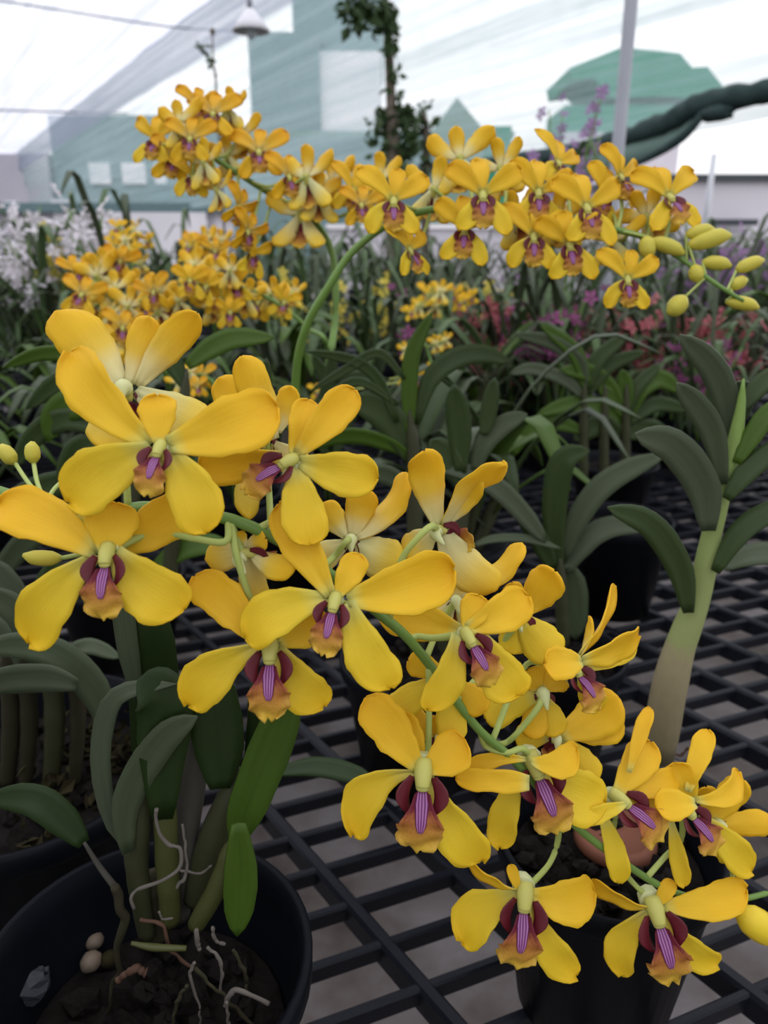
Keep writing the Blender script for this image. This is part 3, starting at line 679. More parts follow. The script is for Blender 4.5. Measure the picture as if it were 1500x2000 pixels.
oa = [.27 + .0925 * k for k in range(-14, 34)]; bars((.8, .6), oa, .0122, .021, BZ)
ob = [.3725 + .0445 * k for k in range(-22, 54)]; bars((-.366, .93), ob, .0074, .014, BZ - .001)
for x in (XA + .1, XB - .1):
    for y in (YA + .1, YB - .1):
        m = MB(); tube(m, [(x, y - 1.2, 0), (x, y - 1.2, BZ - .02)], [.02] * 2, 10, 3); link('leg', m.mesh('leg', [M['steel']]), bench)
fb = thing('plant_bench', 'long slatted bench under the far flower rows', 'bench', (0, 5.2, 0))
for y in np.arange(2.75, 8.6, .22):
    m = MB(); box(m, (0, y - 5.2, BZ - .02), (9.0, .09, .03)); link('slat', m.mesh('slat', [M['grate']], False), fb)
for x in (-4, 0, 4):
    for y in (2.8, 8.4):
        m = MB(); tube(m, [(x, y - 5.2, 0), (x, y - 5.2, BZ - .03)], [.03] * 2, 10, 3); link('leg', m.mesh('leg', [M['steel']]), fb)
#--PLANTS--
# ================================================================== POTTED ORCHIDS NEAR BY
def pot_part(root, c, r, h, mat='pot', soil=True, fill=.82, taper=.74):
    """pot standing on the bench, c = centre of its foot (world)"""
    c = np.asarray(c, float); rr = r * taper; m = MB(); POTS.append((c[0], c[1], r))
    lathe(m, [(0, 0), (rr, 0), (rr + (r - rr) * .88, h * .86), (r * 1.0, h * .87), (r * 1.04, h * .90), (r * 1.045, h * .985), (r * 1.02, h), (r * .985, h * .992), (r * .955, h * .9), (r * .93, h * .86), (rr * .95, .012), (0, .012)], rel(c, root), 48)
    link('pot', m.mesh('pot', [M[mat]]), root)
    if soil:
        m = MB(); rg = np.random.default_rng(int(abs(c[0]) * 1e4)); n = 14
        R_ = (rr + (r - rr) * fill) * .93; v = [(0, 0, 0)]; f = []
        for i in range(1, 7):
            for k in range(28):
                th = 2 * math.pi * k / 28; q = R_ * i / 6; v.append((q * math.cos(th), q * math.sin(th), rg.normal(0, .0045) if i < 6 else 0))
        f += [[0, 1 + k, 1 + (k + 1) % 28] for k in range(28)]
        f += [[1 + (i - 1) * 28 + k, 1 + i * 28 + k, 1 + i * 28 + (k + 1) % 28, 1 + (i - 1) * 28 + (k + 1) % 28] for i in range(1, 6) for k in range(28)]
        m.add(np.array(v) + rel(c, root) + np.array([0, 0, h * fill]), f)
        for _ in range(45):
            a = rg.uniform(0, 6.28); q = R_ * .92 * math.sqrt(rg.uniform()); s_ = rg.uniform(.004, .011)
            ellipsoid(m, rel(c, root) + np.array([q * math.cos(a), q * math.sin(a), h * fill + .003]), (s_, s_ * .8, s_ * .7), rg.normal(0, 1, 3), 6, 4, .25, 0, rg)
        tag(link('potting_mix', m.mesh('potting_mix', [M['soil']], False), root), None, None, None, 'stuff')
POTS = []
def foot(px, py, z): q = onz(px, py, z); return np.array([q[0], q[1], BZ])

# ---- the pot at lower left with canes, leaves and roots
fc = foot(285, 1868, .70)
o1 = thing('potted_orchid', 'leafy orchid in the big round black pot at the lower left', 'orchid', fc)
pot_part(o1, fc, .083, .15, fill=.62)
Y1 = ('Y', .335)
cane_px(o1, [(290, 1480), (268, 1635), (270, 1717), (287, 1830)], [40, 48, 44, 34], Y1, 'cane', top_first=True)
cane_px(o1, [(318, 1480), (326, 1676), (333, 1800)], [42, 46, 40], Y1, 'caney', top_first=True)
cane_px(o1, [(398, 1340), (376, 1531), (360, 1676), (352, 1790)], [56, 50, 46, 40], ('Y', .35), 'caneg', 4, top_first=True)
cane_px(o1, [(470, 1500), (416, 1640), (380, 1760)], [40, 62, 46], ('Y', .345), 'cane', 4, top_first=True)
cane_px(o1, [(452, 1640), (432, 1717), (382, 1808)], [30, 42, 36], ('Y', .325), 'caney', 3, top_first=True)
cane_px(o1, [(300, 1700), (305, 1760), (310, 1830)], [60, 60, 40], ('Y', .345), 'rootg', 3, top_first=True)
leaf_px(o1, [(298, 1590), (302, 1440), (300, 1300), (292, 1150)], 96, ('Y', .36), 'leafdk', fold=.1)
leaf_px(o1, [(318, 1600), (318, 1470), (322, 1380), (300, 1345), (268, 1330)], 108, ('Y', .328), 'leafdk', fold=.08)
leaf_px(o1, [(270, 1370), (250, 1270), (238, 1170), (232, 1100)], 44, ('Y', .355), 'leafg', .3)
leaf_px(o1, [(262, 1665), (218, 1606), (197, 1510), (200, 1428), (222, 1366), (270, 1343), (345, 1336)], 40, ('Y', .33), 'leafg', .2)
leaf_px(o1, [(250, 1665), (244, 1593), (262, 1531), (306, 1461), (340, 1425), (385, 1400)], 64, ('Y', .325), 'leafg', -.2)
leaf_px(o1, [(430, 1540), (428, 1460), (418, 1380), (410, 1290)], 104, ('Y', .338), 'leafdk', fold=.08)
leaf_px(o1, [(462, 1640), (478, 1590), (517, 1490), (548, 1410), (566, 1345)], 84, ('Y', .33), 'leafb', .0, .3)
leaf_px(o1, [(495, 1560), (505, 1480), (512, 1400), (500, 1320)], 60, ('Y', .35), 'leafdk')
leaf_px(o1, [(466, 1610), (470, 1700), (468, 1760), (463, 1828)], 66, ('Y', .315), 'leafb', .0, .35)
leaf_px(o1, [(164, 1648), (120, 1600), (62, 1562), (-30, 1560)], 64, ('Y', .33), 'leafdk', .15, .2)
tube_px(o1, [(164, 1645), (192, 1690), (224, 1732)], [7, 11, 14], ('Y', .33), 'caneg', 'leaf_stalk')
tube_px(o1, [(224, 1732), (240, 1790), (232, 1860), (222, 1930), (205, 1985)], [16, 22, 16, 8, 6], ('Y', .318), 'rootg', 'root')
leaf_px(o1, [(540, 1508), (615, 1497), (690, 1512), (742, 1545)], 44, ('Y', .42), 'leafdk', .5)
for pts, wd, mt, yy in [([(306, 1580), (307, 1615), (331, 1651), (352, 1655), (343, 1700), (289, 1730), (260, 1746), (262, 1775)], 8, 'rootw', .312),
    ([(352, 1700), (390, 1705), (414, 1690)], 6, 'rootw', .325), ([(273, 1796), (318, 1808), (335, 1858), (380, 1891)], 8, 'rootb', .305),
    ([(405, 1850), (428, 1872), (432, 1900), (430, 1936)], 8, 'rootw', .30), ([(455, 1855), (480, 1907), (480, 1935)], 8, 'rootg', .305),
    ([(440, 1965), (448, 1945), (467, 1934), (525, 1961)], 11, 'rootw', .29), ([(442, 1957), (445, 1990), (450, 2030)], 8, 'rootw', .285),
    ([(380, 1891), (430, 1940), (500, 2010)], 9, 'rootg', .292), ([(380, 1880), (372, 1910), (390, 1970), (392, 2020)], 6, 'rootw', .29),
    ([(384, 1815), (385, 1840), (390, 1855)], 10, 'rootw', .305), ([(415, 1810), (420, 1835), (440, 1845)], 8, 'rootw', .31), ([(365, 1925), (345, 1960), (335, 2020)], 8, 'rootg', .285),
    ([(310, 1780), (318, 1795), (338, 1793)], 5, 'rootw', .31), ([(285, 1900), (262, 1893), (230, 1915)], 18, 'rootb', .298), ([(345, 1735), (365, 1700), (362, 1655), (356, 1610)], 7, 'rootw', .315)]:
    tube_px(o1, pts, [wd, wd, wd * .8], ('Y', yy), mt, 'root')
tube_px(o1, [(256, 1842), (300, 1850), (364, 1852)], [8, 16, 11], ('Y', .30), 'caney', 'fallen_cane')
def pebble(px, py, z, r, mat, label, name='pebble', jit=0.05, grp=None):
    q = onz(px, py, z); m = MB(); rg_ = np.random.default_rng(int(px)); ellipsoid(m, (0, 0, r * .8), (r, r * .85, r * .9), (1, .4, .5), 12, 8, jit, 0, rg_)
    o = link(name, m.mesh(name, [M[mat]], jit < .1), None, q); tag(o, label, name, grp)
SZ = BZ + .15 * .62 + .004
pebble(186, 1850, SZ, .0062, 'pebble', 'small round cream pebble on the potting mix, the upper of two')
pebble(180, 1892, SZ, .0070, 'pebble', 'small cream pebble with a rusty end, the lower of two')
pebble(214, 1884, SZ, .0056, 'moss', 'mossy brown pebble beside the lower cream pebble')
pebble(62, 1950, SZ, .0125, 'stone', 'pale grey angular stone in the lower left pot', 'stone', .16)

# ---- left edge plant behind it
fc = foot(40, 1490, .70); o2 = thing('potted_orchid', 'orchid with grey green arching leaves in a black pot at the left edge', 'orchid', fc)
pot_part(o2, fc, .105, .16, fill=.8); Y2 = ('Y', .46)
for px, w_, mt in ((45, 34, 'rootg'), (95, 40, 'cane'), (140, 30, 'rootg'), (10, 36, 'rootg')): cane_px(o2, [(px, 1270), (px + 12, 1400), (px + 5, 1530)], [w_ * .8, w_, w_ * .8], Y2, mt, top_first=True)
leaf_px(o2, [(208, 1430), (190, 1360), (140, 1300), (60, 1262), (-60, 1268)], 66, ('Y', .44), 'leafg', .25)
leaf_px(o2, [(150, 1338), (90, 1325), (10, 1330), (-60, 1352)], 62, ('Y', .43), 'leafg', .45)
leaf_px(o2, [(110, 1290), (170, 1262), (235, 1285)], 34, ('Y', .50), 'leafg', .3)
leaf_px(o2, [(30, 1330), (-10, 1240), (-60, 1200)], 60, ('Y', .48), 'leafg', .3)
leaf_px(o2, [(60, 1300), (40, 1210), (-20, 1150)], 60, ('Y', .52), 'leafg', .3)
leaf_px(o2, [(60, 1300), (80, 1180), (110, 1090)], 50, ('Y', .54), 'leaf', .2)
leaf_px(o2, [(70, 1290), (20, 1160), (-30, 1090)], 60, ('Y', .56), 'leafg', .3)
mm = MB(); rg = np.random.default_rng(3); cc_ = rel(fc, o2) + np.array([0, 0, .132]); scatter_leaves(mm, [cc_ + np.array([.03, .0, 0]), cc_ + np.array([.06, .03, .01]), cc_ + np.array([.02, -.06, .0])], 220, .012, rg, .018)
tag(link('moss', mm.mesh('moss', [M['moss']], False), o2), None, None, None, 'stuff')

# ---- pot at lower right with the thick cane
fc = foot(1190, 1625, .69); o3 = thing('potted_orchid', 'orchid with one thick pale cane rising from the lower right black pot', 'orchid', fc)
pot_part(o3, fc, .070, .14, fill=.8)
Y3 = ('Y', .492)
cane_px(o3, [(1286, 1478), (1302, 1370), (1326, 1270), (1366, 1160), (1386, 1060), (1412, 955), (1432, 880), (1446, 800), (1452, 740)], [66, 74, 62, 46, 38, 32, 28, 22, 16], Y3, 'tallcane', 8)
leaf_px(o3, [(1345, 1197), (1327, 1110), (1270, 1025), (1187, 991)], 54, ('Y', .48), 'leaf', .1)
leaf_px(o3, [(1384, 1037), (1372, 950), (1315, 872), (1240, 848)], 70, ('Y', .48), 'leafg', .1)
leaf_px(o3, [(1412, 946), (1393, 850), (1362, 795), (1322, 748)], 50, ('Y', .485), 'leafg', .1)
leaf_px(o3, [(1432, 873), (1414, 770), (1385, 710), (1328, 654)], 54, ('Y', .50), 'leafg', .1)
leaf_px(o3, [(1396, 1117), (1440, 1045), (1500, 1000), (1580, 975)], 46, ('Y', .48), 'leaf', .3)
leaf_px(o3, [(1418, 975), (1455, 925), (1510, 880), (1580, 850)], 44, ('Y', .48), 'leaf', .2)
leaf_px(o3, [(1438, 905), (1470, 850), (1510, 800), (1580, 770)], 40, ('Y', .485), 'leafb', .2)
leaf_px(o3, [(1412, 1108), (1460, 1085), (1520, 1082), (1600, 1110)], 50, ('Y', .52), 'leafg', .5)
leaf_px(o3, [(1450, 820), (1452, 770), (1440, 745)], 40, ('Y', .51), 'leafg', .2)
leaf_px(o3, [(1446, 800), (1500, 740), (1580, 720)], 40, ('Y', .50), 'leaf', .2)
tube_px(o3, [(1300, 1480), (1340, 1500), (1360, 1540)], [8, 6, 5], Y3, 'rootw', 'root'); tube_px(o3, [(1310, 1470), (1330, 1475), (1345, 1460)], [7, 6, 5], Y3, 'rootb', 'root')
q = onz(1200, 1650, .662); mm = MB(); lathe(mm, [(.024, 0), (.028, .004), (.027, .010), (.022, .012), (.02, .008), (.0, .007)], (0, 0, 0), 24)
tag(link('clay_saucer', mm.mesh('clay_saucer', [M['clay']]), None, q), 'small terracotta saucer piece lying in the lower right pot', 'saucer')

# ---- pot in the middle with the strap leaf clump
fc = onz(812, 1500, BZ); o4 = thing('potted_orchid', 'dark strap leaved orchid behind the middle of the front spray', 'orchid', fc)
pot_part(o4, fc, .072, .13); Y4 = ('Y', .70)
cane_px(o4, [(820, 1420), (812, 1150), (808, 900), (800, 800)], [30, 34, 26, 14], Y4, 'cane', 7); cane_px(o4, [(850, 1420), (880, 1150), (915, 940)], [28, 34, 24], Y4, 'cane', 6)
for pts, w_, mt, tl in [([(800, 850), (799, 770), (806, 690), (845, 608)], 34, 'leafb', .1), ([(812, 828), (838, 745), (885, 702), (940, 690), (1000, 708)], 42, 'leaf', .15),
    ([(805, 900), (770, 830), (730, 795), (685, 782)], 66, 'leaf', .1), ([(775, 825), (740, 745), (690, 705), (596, 686)], 24, 'leaf', .2), ([(800, 890), (760, 868), (700, 852), (640, 858), (598, 880)], 34, 'leafb', .4),
    ([(790, 740), (740, 690), (680, 720), (605, 765)], 20, 'leaf', .1), ([(780, 790), (700, 745), (640, 780), (590, 830)], 20, 'leaf', .1), ([(900, 925), (898, 850), (893, 800), (886, 752)], 50, 'leaf', 0), ([(945, 850), (955, 800), (966, 738)], 34, 'leaf', 0),
    ([(928, 920), (945, 868), (985, 828), (1030, 808)], 42, 'leafg', .2), ([(865, 915), (920, 925), (975, 955), (1030, 1012), (1066, 1060)], 42, 'leafg', .2), ([(925, 1065), (965, 1052), (1030, 1052), (1097, 1072)], 18, 'leafg', .3), ([(800, 960), (760, 930), (700, 920)], 40, 'leafg', .3),
    ([(910, 950), (870, 890), (840, 860)], 50, 'leaf', .0)]:
    leaf_px(o4, pts, w_, Y4, mt, tl)

# ---- clump right of it
fc = foot(1100, 1270, .67); o5 = thing('potted_orchid', 'orchid with broad upright grey green leaves left of the thick cane', 'orchid', fc)
pot_part(o5, fc, .06, .12); Y5 = ('Y', .72)
cane_px(o5, [(1100, 1260), (1097, 1180), (1094, 1090)], [26, 26, 20], Y5, 'cane')
for pts, w_, mt, tl in [([(1090, 1125), (1082, 1020), (1090, 930), (1108, 892), (1152, 880)], 52, 'leaf', .0), ([(1098, 1095), (1125, 1020), (1170, 955), (1230, 915), (1300, 888)], 48, 'leafg', .15), ([(1103, 1118), (1130, 1075), (1165, 1040), (1210, 1026), (1262, 1035)], 46, 'leafg', .2),
    ([(1105, 1105), (1116, 1160), (1124, 1250)], 64, 'leafg', .1), ([(1080, 1110), (1050, 1050), (1010, 990)], 40, 'leaf', .1)]:
    leaf_px(o5, pts, w_, Y5, mt, tl)
fc = foot(1215, 1010, .69); o6 = thing('plant_pot', 'empty looking black pot in shade left of the thick cane', 'pot', fc); pot_part(o6, fc, .068, .14)

# ---- bushy clump at right
fc = foot(1200, 900, .66); o7 = thing('potted_orchid', 'bushy bright green orchid clump in the middle right', 'orchid', fc)
pot_part(o7, fc, .08, .11); Y7 = ('Y', 1.16)
for pts, w_, mt in [([(1221, 820), (1190, 760), (1150, 728), (1095, 722)], 34, 'leafb'), ([(1218, 825), (1160, 790), (1110, 790), (1048, 810)], 30, 'leafb'), ([(1225, 820), (1250, 760), (1290, 740), (1330, 765)], 36, 'leafb'), ([(1220, 815), (1200, 780), (1170, 755)], 26, 'leafb'), ([(1225, 815), (1240, 760), (1292, 708)], 26, 'leaf'),
    ([(1225, 825), (1280, 790), (1342, 800)], 28, 'leaf'), ([(1222, 810), (1222, 760), (1215, 722)], 28, 'leafb'), ([(1141, 760), (1130, 710), (1080, 670), (1003, 652)], 28, 'leafg'), ([(1145, 760), (1125, 690), (1056, 632)], 28, 'leafb'), ([(1148, 760), (1165, 705), (1226, 652)], 30, 'leaf'), ([(1148, 770), (1190, 715), (1260, 686)], 26, 'leaf'),
    ([(1140, 775), (1100, 740), (1040, 720), (995, 730)], 24, 'leafg'), ([(998, 890), (1030, 845), (1080, 825), (1150, 846)], 30, 'leafb'), ([(1215, 850), (1170, 830), (1120, 860)], 40, 'leaf'), ([(1225, 850), (1270, 840), (1320, 880)], 40, 'leaf')]:
    leaf_px(o7, pts, w_ * 1.1, Y7, mt, random.uniform(-.2, .3))
for px in (1140, 1180, 1222): cane_px(o7, [(px, 930), (px, 840), (px + 2, 750)], [18, 18, 12], Y7, 'cane')

# ---- leaves at left edge belonging to plants behind the front spray
fc = foot(230, 1120, .66); o8 = thing('potted_orchid', 'orchid with long fresh green leaves fanning out behind the upper left blooms', 'orchid', fc)
pot_part(o8, fc, .08, .11); Y8 = ('Y', .66)
cane_px(o8, [(260, 1150), (255, 950), (250, 760)], [34, 34, 20], Y8, 'cane'); cane_px(o8, [(330, 1150), (350, 900), (365, 720)], [30, 34, 20], Y8, 'cane')
for pts, w_, mt, tl in [([(250, 740), (190, 705), (90, 690), (5, 718)], 32, 'leafb', .3), ([(365, 715), (410, 680), (460, 660), (535, 660)], 44, 'leafb', .2), ([(230, 800), (165, 785), (115, 805), (92, 862)], 62, 'leafb', .0), ([(300, 1110), (350, 1075), (400, 1062), (460, 1072)], 48, 'leafb', .3), ([(215, 900), (170, 870), (140, 900), (120, 960)], 50, 'leaf', .1),
    ([(240, 950), (150, 940), (60, 960), (-20, 1010)], 50, 'leaf', .2), ([(230, 1000), (120, 1010), (40, 1070), (-20, 1150)], 50, 'leafg', .2), ([(365, 760), (330, 690), (320, 640)], 40, 'leaf', .0), ([(260, 780), (200, 740), (120, 745), (50, 800)], 44, 'leaf', .1), ([(250, 860), (150, 820), (80, 840), (20, 920)], 46, 'leaf', .1), ([(380, 840), (440, 800), (520, 800), (600, 850)], 46, 'leaf', .2), ([(370, 900), (450, 880), (520, 900)], 46, 'leaf', .2)]:
    leaf_px(o8, pts, w_, Y8, mt, tl)

# ================================================================== FRONT SPRAY
def ds(x): return float(np.interp(x, [0, 300, 450, 750, 1000, 1300, 1500], [.332, .325, .315, .332, .368, .410, .425]))
rootA = np.array([-.34, .16, BZ])
A = thing('orchid_plant', 'nearest yellow orchid spray arching across the front from left to lower right', 'orchid', rootA)
stemA = [(-60, 950), (70, 985), (165, 1008), (300, 990), (440, 1012), (530, 1048), (630, 1110), (730, 1190), (800, 1250), (870, 1340), (935, 1425), (1000, 1482), (1110, 1600), (1200, 1672), (1300, 1735), (1400, 1762), (1500, 1744), (1580, 1720)]
pts = [rootA, np.array([-.34, .18, .75]), np.array([-.32, .22, .88]), P(-900, 960, .31), P(-500, 935, .325), P(-260, 938, .33)] + [P(x, y, ds(x)) for x, y in stemA]
m = MB(); tube(m, rel(pts, A), [.004, .004, .0032, .0028, .0024, .0022, .002, .0018, .0014], 10, 110); link('flower_stem', m.mesh('flower_stem', [M['stem']]), A)
pot_part(A, rootA, .08, .14, fill=.8)  # unseen pot, canes and leaves of this plant, added to block light from the left
for k in range(4):
    a = k * 1.7 + .4; b_ = rootA + np.array([.03 * math.cos(a), .03 * math.sin(a), .11]); t_ = b_ + np.array([.02 * math.cos(a), .02 * math.sin(a), .20])
    m = MB(); tube(m, rel([b_, (b_ + t_) / 2, t_], A), [.009, .012, .007], 9, 10); link('cane', m.mesh('cane', [M['cane']]), A)
    for j in range(5):
        mb = MB(); aa = a + math.pi * (j % 2) + .5 * j; l = .15 + .02 * j; bb = b_ + (t_ - b_) * (.4 + .15 * j); dv = np.array([math.cos(aa), math.sin(aa), 0])
        if dv[0] > .35: dv = np.array([-dv[0], dv[1], 0])
        G = leaf_grid([bb, bb + dv * l * .3 + np.array([0, 0, l * .4]), bb + dv * l * .7 + np.array([0, 0, l * .5]), bb + dv * l + np.array([0, 0, l * .3])], .03, lambda c, t: np.cross(t, [0, 0, 1.0]) + 1e-3)
        sheet(mb, rel(G.reshape(-1, 3), A).reshape(G.shape), .0015); link('leaf', mb.mesh('leaf', [M['leaf']]), A)
def bud_px(root, px, py, tx, ty, w, d, ped=None, mat='bud', pr=.0011):
    a, b_ = P(px, py, d), P(tx, ty, d); m = MB(); L = np.linalg.norm(b_ - a); ax = nrm(b_ - a)
    sd = nrm(np.cross(ax, FW)); c = [a, a + ax * L * .3 + sd * L * .03, a + ax * L * .7 + sd * L * .04, b_]
    tube(m, rel(c, root), np.array([.35, .9, 1.0, .85, .25]) * w * d / FPX / 2, 10, 12); o = link('bud', m.mesh('bud', [M[mat]]), root)
    if ped:
        m = MB(); tube(m, rel([P(*q) for q in ped] + [a], root), [pr] * 2, 6); link('pedicel', m.mesh('pedicel', [M['pedicel']]), o)
for g in [((30, 905), (2, 868), 32), ((66, 905), (64, 862), 30), ((128, 935), (150, 905), 30)]:
    bud_px(A, *g[0], *g[1], g[2], .36, [(90, 985, .33), ((g[0][0] + 80) / 2, (g[0][1] + 980) / 2, .345)] )
bud_px(A, 120, 1090, 45, 1084, 32, .33, [(200, 1075, .315)], 'bud')
bud_px(A, 1442, 1782, 1520, 1840, 62, .415, [(1390, 1762, .415), (1420, 1768, .415)], 'ybud')
bud_px(A, 165, 1030, 158, 1000, 18, .31, None, 'bud')
T = {}
def S(x, y): return (x, y, ds(x))
# back facing bloom, top left
flower_px(A, .322, (248, 760), (250, 860), [('p', 228, 742, 112, 612, 98, dict(lb=.04)), ('d', 258, 740, 290, 622, 62), ('p', 285, 748, 382, 616, 66), ('s', 280, 768, 402, 838, 84), ('s', 232, 775, 200, 872, 80)], back=True, ped=[S(250, 995), (246, 900, .325), (246, 810, .33)])
# hidden bloom behind the second
flower_px(A, .330, (520, 850), (520, 930), [('p', 500, 830, 428, 742, 66), ('d', 548, 865, 474, 700, 64, dict(bd=-.010)), ('p', 560, 840, 568, 757, 46), ('s', 500, 880, 486, 1010, 44), ('s', 540, 880, 600, 930, 60)], back=True, ped=[S(530, 1048), (525, 950, .34)])
flower_px(A, .284, (311, 872), (297, 972), [('p', 278, 862, 140, 690, 100, dict(lb=-.06, rag=.05)), ('d', 311, 862, 308, 774, 72), ('p', 345, 868, 536, 796, 118, dict(lb=.05)), ('s', 285, 880, 137, 978, 112, dict(lb=.06)), ('s', 342, 886, 402, 1036, 98, dict(lb=-.05))], pit=-6, ped=[S(330, 1000), (330, 940, .30)])
flower_px(A, .304, (566, 898), (486, 968), [('p', 540, 888, 394, 912, 78, dict(bd=.006)), ('d', 578, 885, 602, 784, 58), ('p', 592, 878, 690, 765, 70), ('s', 600, 905, 734, 932, 84, dict(lb=.03)), ('s', 588, 922, 606, 1060, 86, dict(lb=.04))], yaw=-14, ped=[S(500, 1035), (560, 1000, .318), (580, 960, .318)])
flower_px(A, .296, (207, 1078), (213, 1206), [('p', 168, 1078, -4, 988, 104, dict(lb=.05)), ('d', 207, 1078, 224, 984, 100, dict(bow=.02)), ('p', 245, 1075, 362, 985, 94, dict(bd=.012)), ('s', 172, 1092, 62, 1254, 98, dict(lb=.08, neck=.8)), ('s', 240, 1080, 356, 1188, 112, dict(lb=.08))], ped=[S(447, 1018), (440, 1058, .31), (380, 1052, .31), (300, 1040, .312)])
# bloom seen from behind, left of centre
flower_px(A, .318, (480, 1078), (545, 1130), [('s', 485, 1070, 404, 1092, 62), ('p', 480, 1060, 516, 1052, 40), ('s', 478, 1080, 512, 1192, 56), ('p', 492, 1070, 572, 1104, 52, dict(lb=.12)), ('d', 480, 1062, 460, 1044, 34)], back=True, yaw=-60, ped=[S(452, 1020), (462, 1050, .318)])
flower_px(A, .305, (654, 1172), (632, 1276), [('p', 640, 1155, 548, 988, 78), ('d', 662, 1160, 702, 1085, 54), ('p', 698, 1168, 880, 1112, 108, dict(lb=.05, cup=.2)), ('s', 628, 1166, 482, 1244, 94, dict(lb=.09)), ('s', 702, 1180, 762, 1338, 88, dict(lb=.08))], pit=-4, ped=[S(700, 1165), (680, 1180, .325)])
flower_px(A, .316, (527, 1264), (531, 1400), [('p', 490, 1245, 384, 1128, 80, dict(lb=.04, rag=.06)), ('d', 525, 1255, 528, 1170, 60), ('p', 560, 1250, 640, 1210, 70), ('s', 500, 1252, 370, 1374, 92, dict(lb=.10, neck=.55)), ('s', 555, 1266, 630, 1378, 86, dict(lb=.07))], pit=4, ped=[S(452, 1018), (462, 1085, .312), (482, 1150, .318), (502, 1205, .325)])
flower_px(A, .345, (686, 1054), (690, 1130), [('d', 692, 1040, 714, 958, 60), ('p', 702, 1048, 792, 928, 46, dict(lb=.05)), ('s', 700, 1062, 778, 1100, 84, dict(lb=.08)), ('s', 670, 1065, 600, 1100, 60), ('p', 668, 1045, 632, 985, 50)], back=True, ped=[S(630, 1108), (650, 1090, .338), (676, 1058, .336)])
flower_px(A, .340, (856, 1032), (918, 1080), [('p', 856, 1025, 830, 884, 68), ('d', 872, 1022, 936, 938, 44), ('p', 882, 1025, 982, 912, 34, dict(tw=1.0)), ('s', 872, 1050, 966, 1150, 78, dict(lb=.10, neck=1.4)), ('s', 845, 1045, 790, 1080, 60)], back=True, yaw=-35, ped=[S(760, 1210), (782, 1100, .330), (815, 1052, .328), (842, 1028, .330)])
flower_px(A, .362, (890, 1172), (900, 1240), [('d', 888, 1180, 908, 1112, 54), ('p', 905, 1165, 1018, 1066, 44), ('s', 880, 1180, 830, 1230, 60), ('s', 900, 1185, 940, 1230, 60)], back=True, ped=[S(830, 1290), (860, 1220, .36)])
flower_px(A, .325, (913, 1240), (957, 1334), [('p', 888, 1226, 745, 1180, 92, dict(bd=.032, lb=-.04)), ('d', 908, 1225, 935, 1165, 60), ('p', 910, 1218, 1027, 1166, 78, dict(lb=.05)), ('s', 872, 1238, 836, 1382, 66, dict(lb=-.10)), ('s', 950, 1234, 1014, 1354, 92, dict(lb=.10))], yaw=8, ped=[S(800, 1250), (815, 1243, .342), (850, 1246, .338)])
flower_px(A, .372, (1015, 1205), (1040, 1270), [('p', 1018, 1195, 1082, 1118, 72), ('s', 1018, 1205, 1084, 1284, 78), ('d', 1000, 1200, 970, 1180, 50), ('s', 1010, 1215, 1000, 1275, 60), ('p', 1010, 1195, 1000, 1140, 40)], back=True, yb=True, yaw=-20, ped=[S(890, 1370), (960, 1290, .38)])
flower_px(A, .372, (1120, 1302), (1152, 1388), [('p', 1150, 1284, 1064, 1300, 62, dict(bd=-.010, dz=-.2)), ('d', 1142, 1262, 1197, 1146, 14), ('d', 1140, 1270, 1150, 1206, 12), ('p', 1150, 1282, 1246, 1240, 48, dict(bd=-.002)), ('s', 1146, 1312, 1238, 1258, 48), ('s', 1145, 1325, 1168, 1385, 50)], yaw=28, ped=[S(960, 1450), (1020, 1308, .38), (1060, 1295, .378)])
flower_px(A, .380, (1058, 1352), (1070, 1430), [('s', 1050, 1360, 952, 1404, 66, dict(lb=.08)), ('p', 1045, 1345, 1030, 1310, 60), ('s', 1066, 1370, 1086, 1436, 54), ('d', 1070, 1340, 1092, 1316, 60), ('p', 1040, 1365, 1040, 1440, 50)], back=True, yb=True, ped=[S(960, 1452), (985, 1452, .376), (1010, 1432, .374), (1052, 1380, .372)])
flower_px(A, .386, (1085, 1440), (1075, 1500), [('p', 1102, 1436, 1206, 1366, 86, dict(lb=.02)), ('d', 1120, 1425, 1216, 1418, 60, dict(bd=.004)), ('s', 1110, 1450, 1160, 1530, 66), ('s', 1060, 1440, 1010, 1440, 50)], back=True, yb=True)
flower_px(A, .352, (872, 1320), (880, 1380), [('s', 858, 1330, 764, 1390, 58), ('s', 880, 1350, 884, 1450, 58), ('p', 890, 1345, 948, 1386, 56), ('d', 860, 1310, 800, 1290, 50)], back=True, yb=True, ped=[S(870, 1345)])
flower_px(A, .362, (858, 1440), (850, 1500), [('p', 845, 1450, 768, 1376, 60), ('d', 855, 1470, 850, 1400, 40)], back=True, yb=True)
flower_px(A, .340, (827, 1506), (816, 1656), [('p', 812, 1500, 718, 1366, 80, dict(rag=.06)), ('d', 820, 1496, 782, 1395, 56, dict(bd=.01)), ('p', 836, 1502, 906, 1446, 82, dict(lb=.08)), ('s', 812, 1508, 694, 1630, 80, dict(lb=.22, neck=.5)), ('s', 846, 1520, 938, 1680, 84, dict(lb=.06, neck=.6))], pit=8, ped=[S(838, 1305), (838, 1382, .348), (836, 1465, .352)])
flower_px(A, .370, (1042, 1488), (1084, 1620), [('d', 1030, 1486, 1124, 1462, 58, dict(lb=.22, bd=-.006)), ('p', 1024, 1482, 896, 1514, 32, dict(flat=1, lb=.10, bd=-.004)), ('p', 1032, 1536, 894, 1520, 40, dict(flat=1, bd=-.012, neck=2.2)), ('s', 992, 1530, 978, 1652, 58, dict(lb=.05)), ('s', 1060, 1494, 1176, 1570, 104, dict(lb=.10))], yaw=6, pit=6, ped=[S(938, 1430), (950, 1458, .365), (990, 1470, .365), (1020, 1462, .368)])
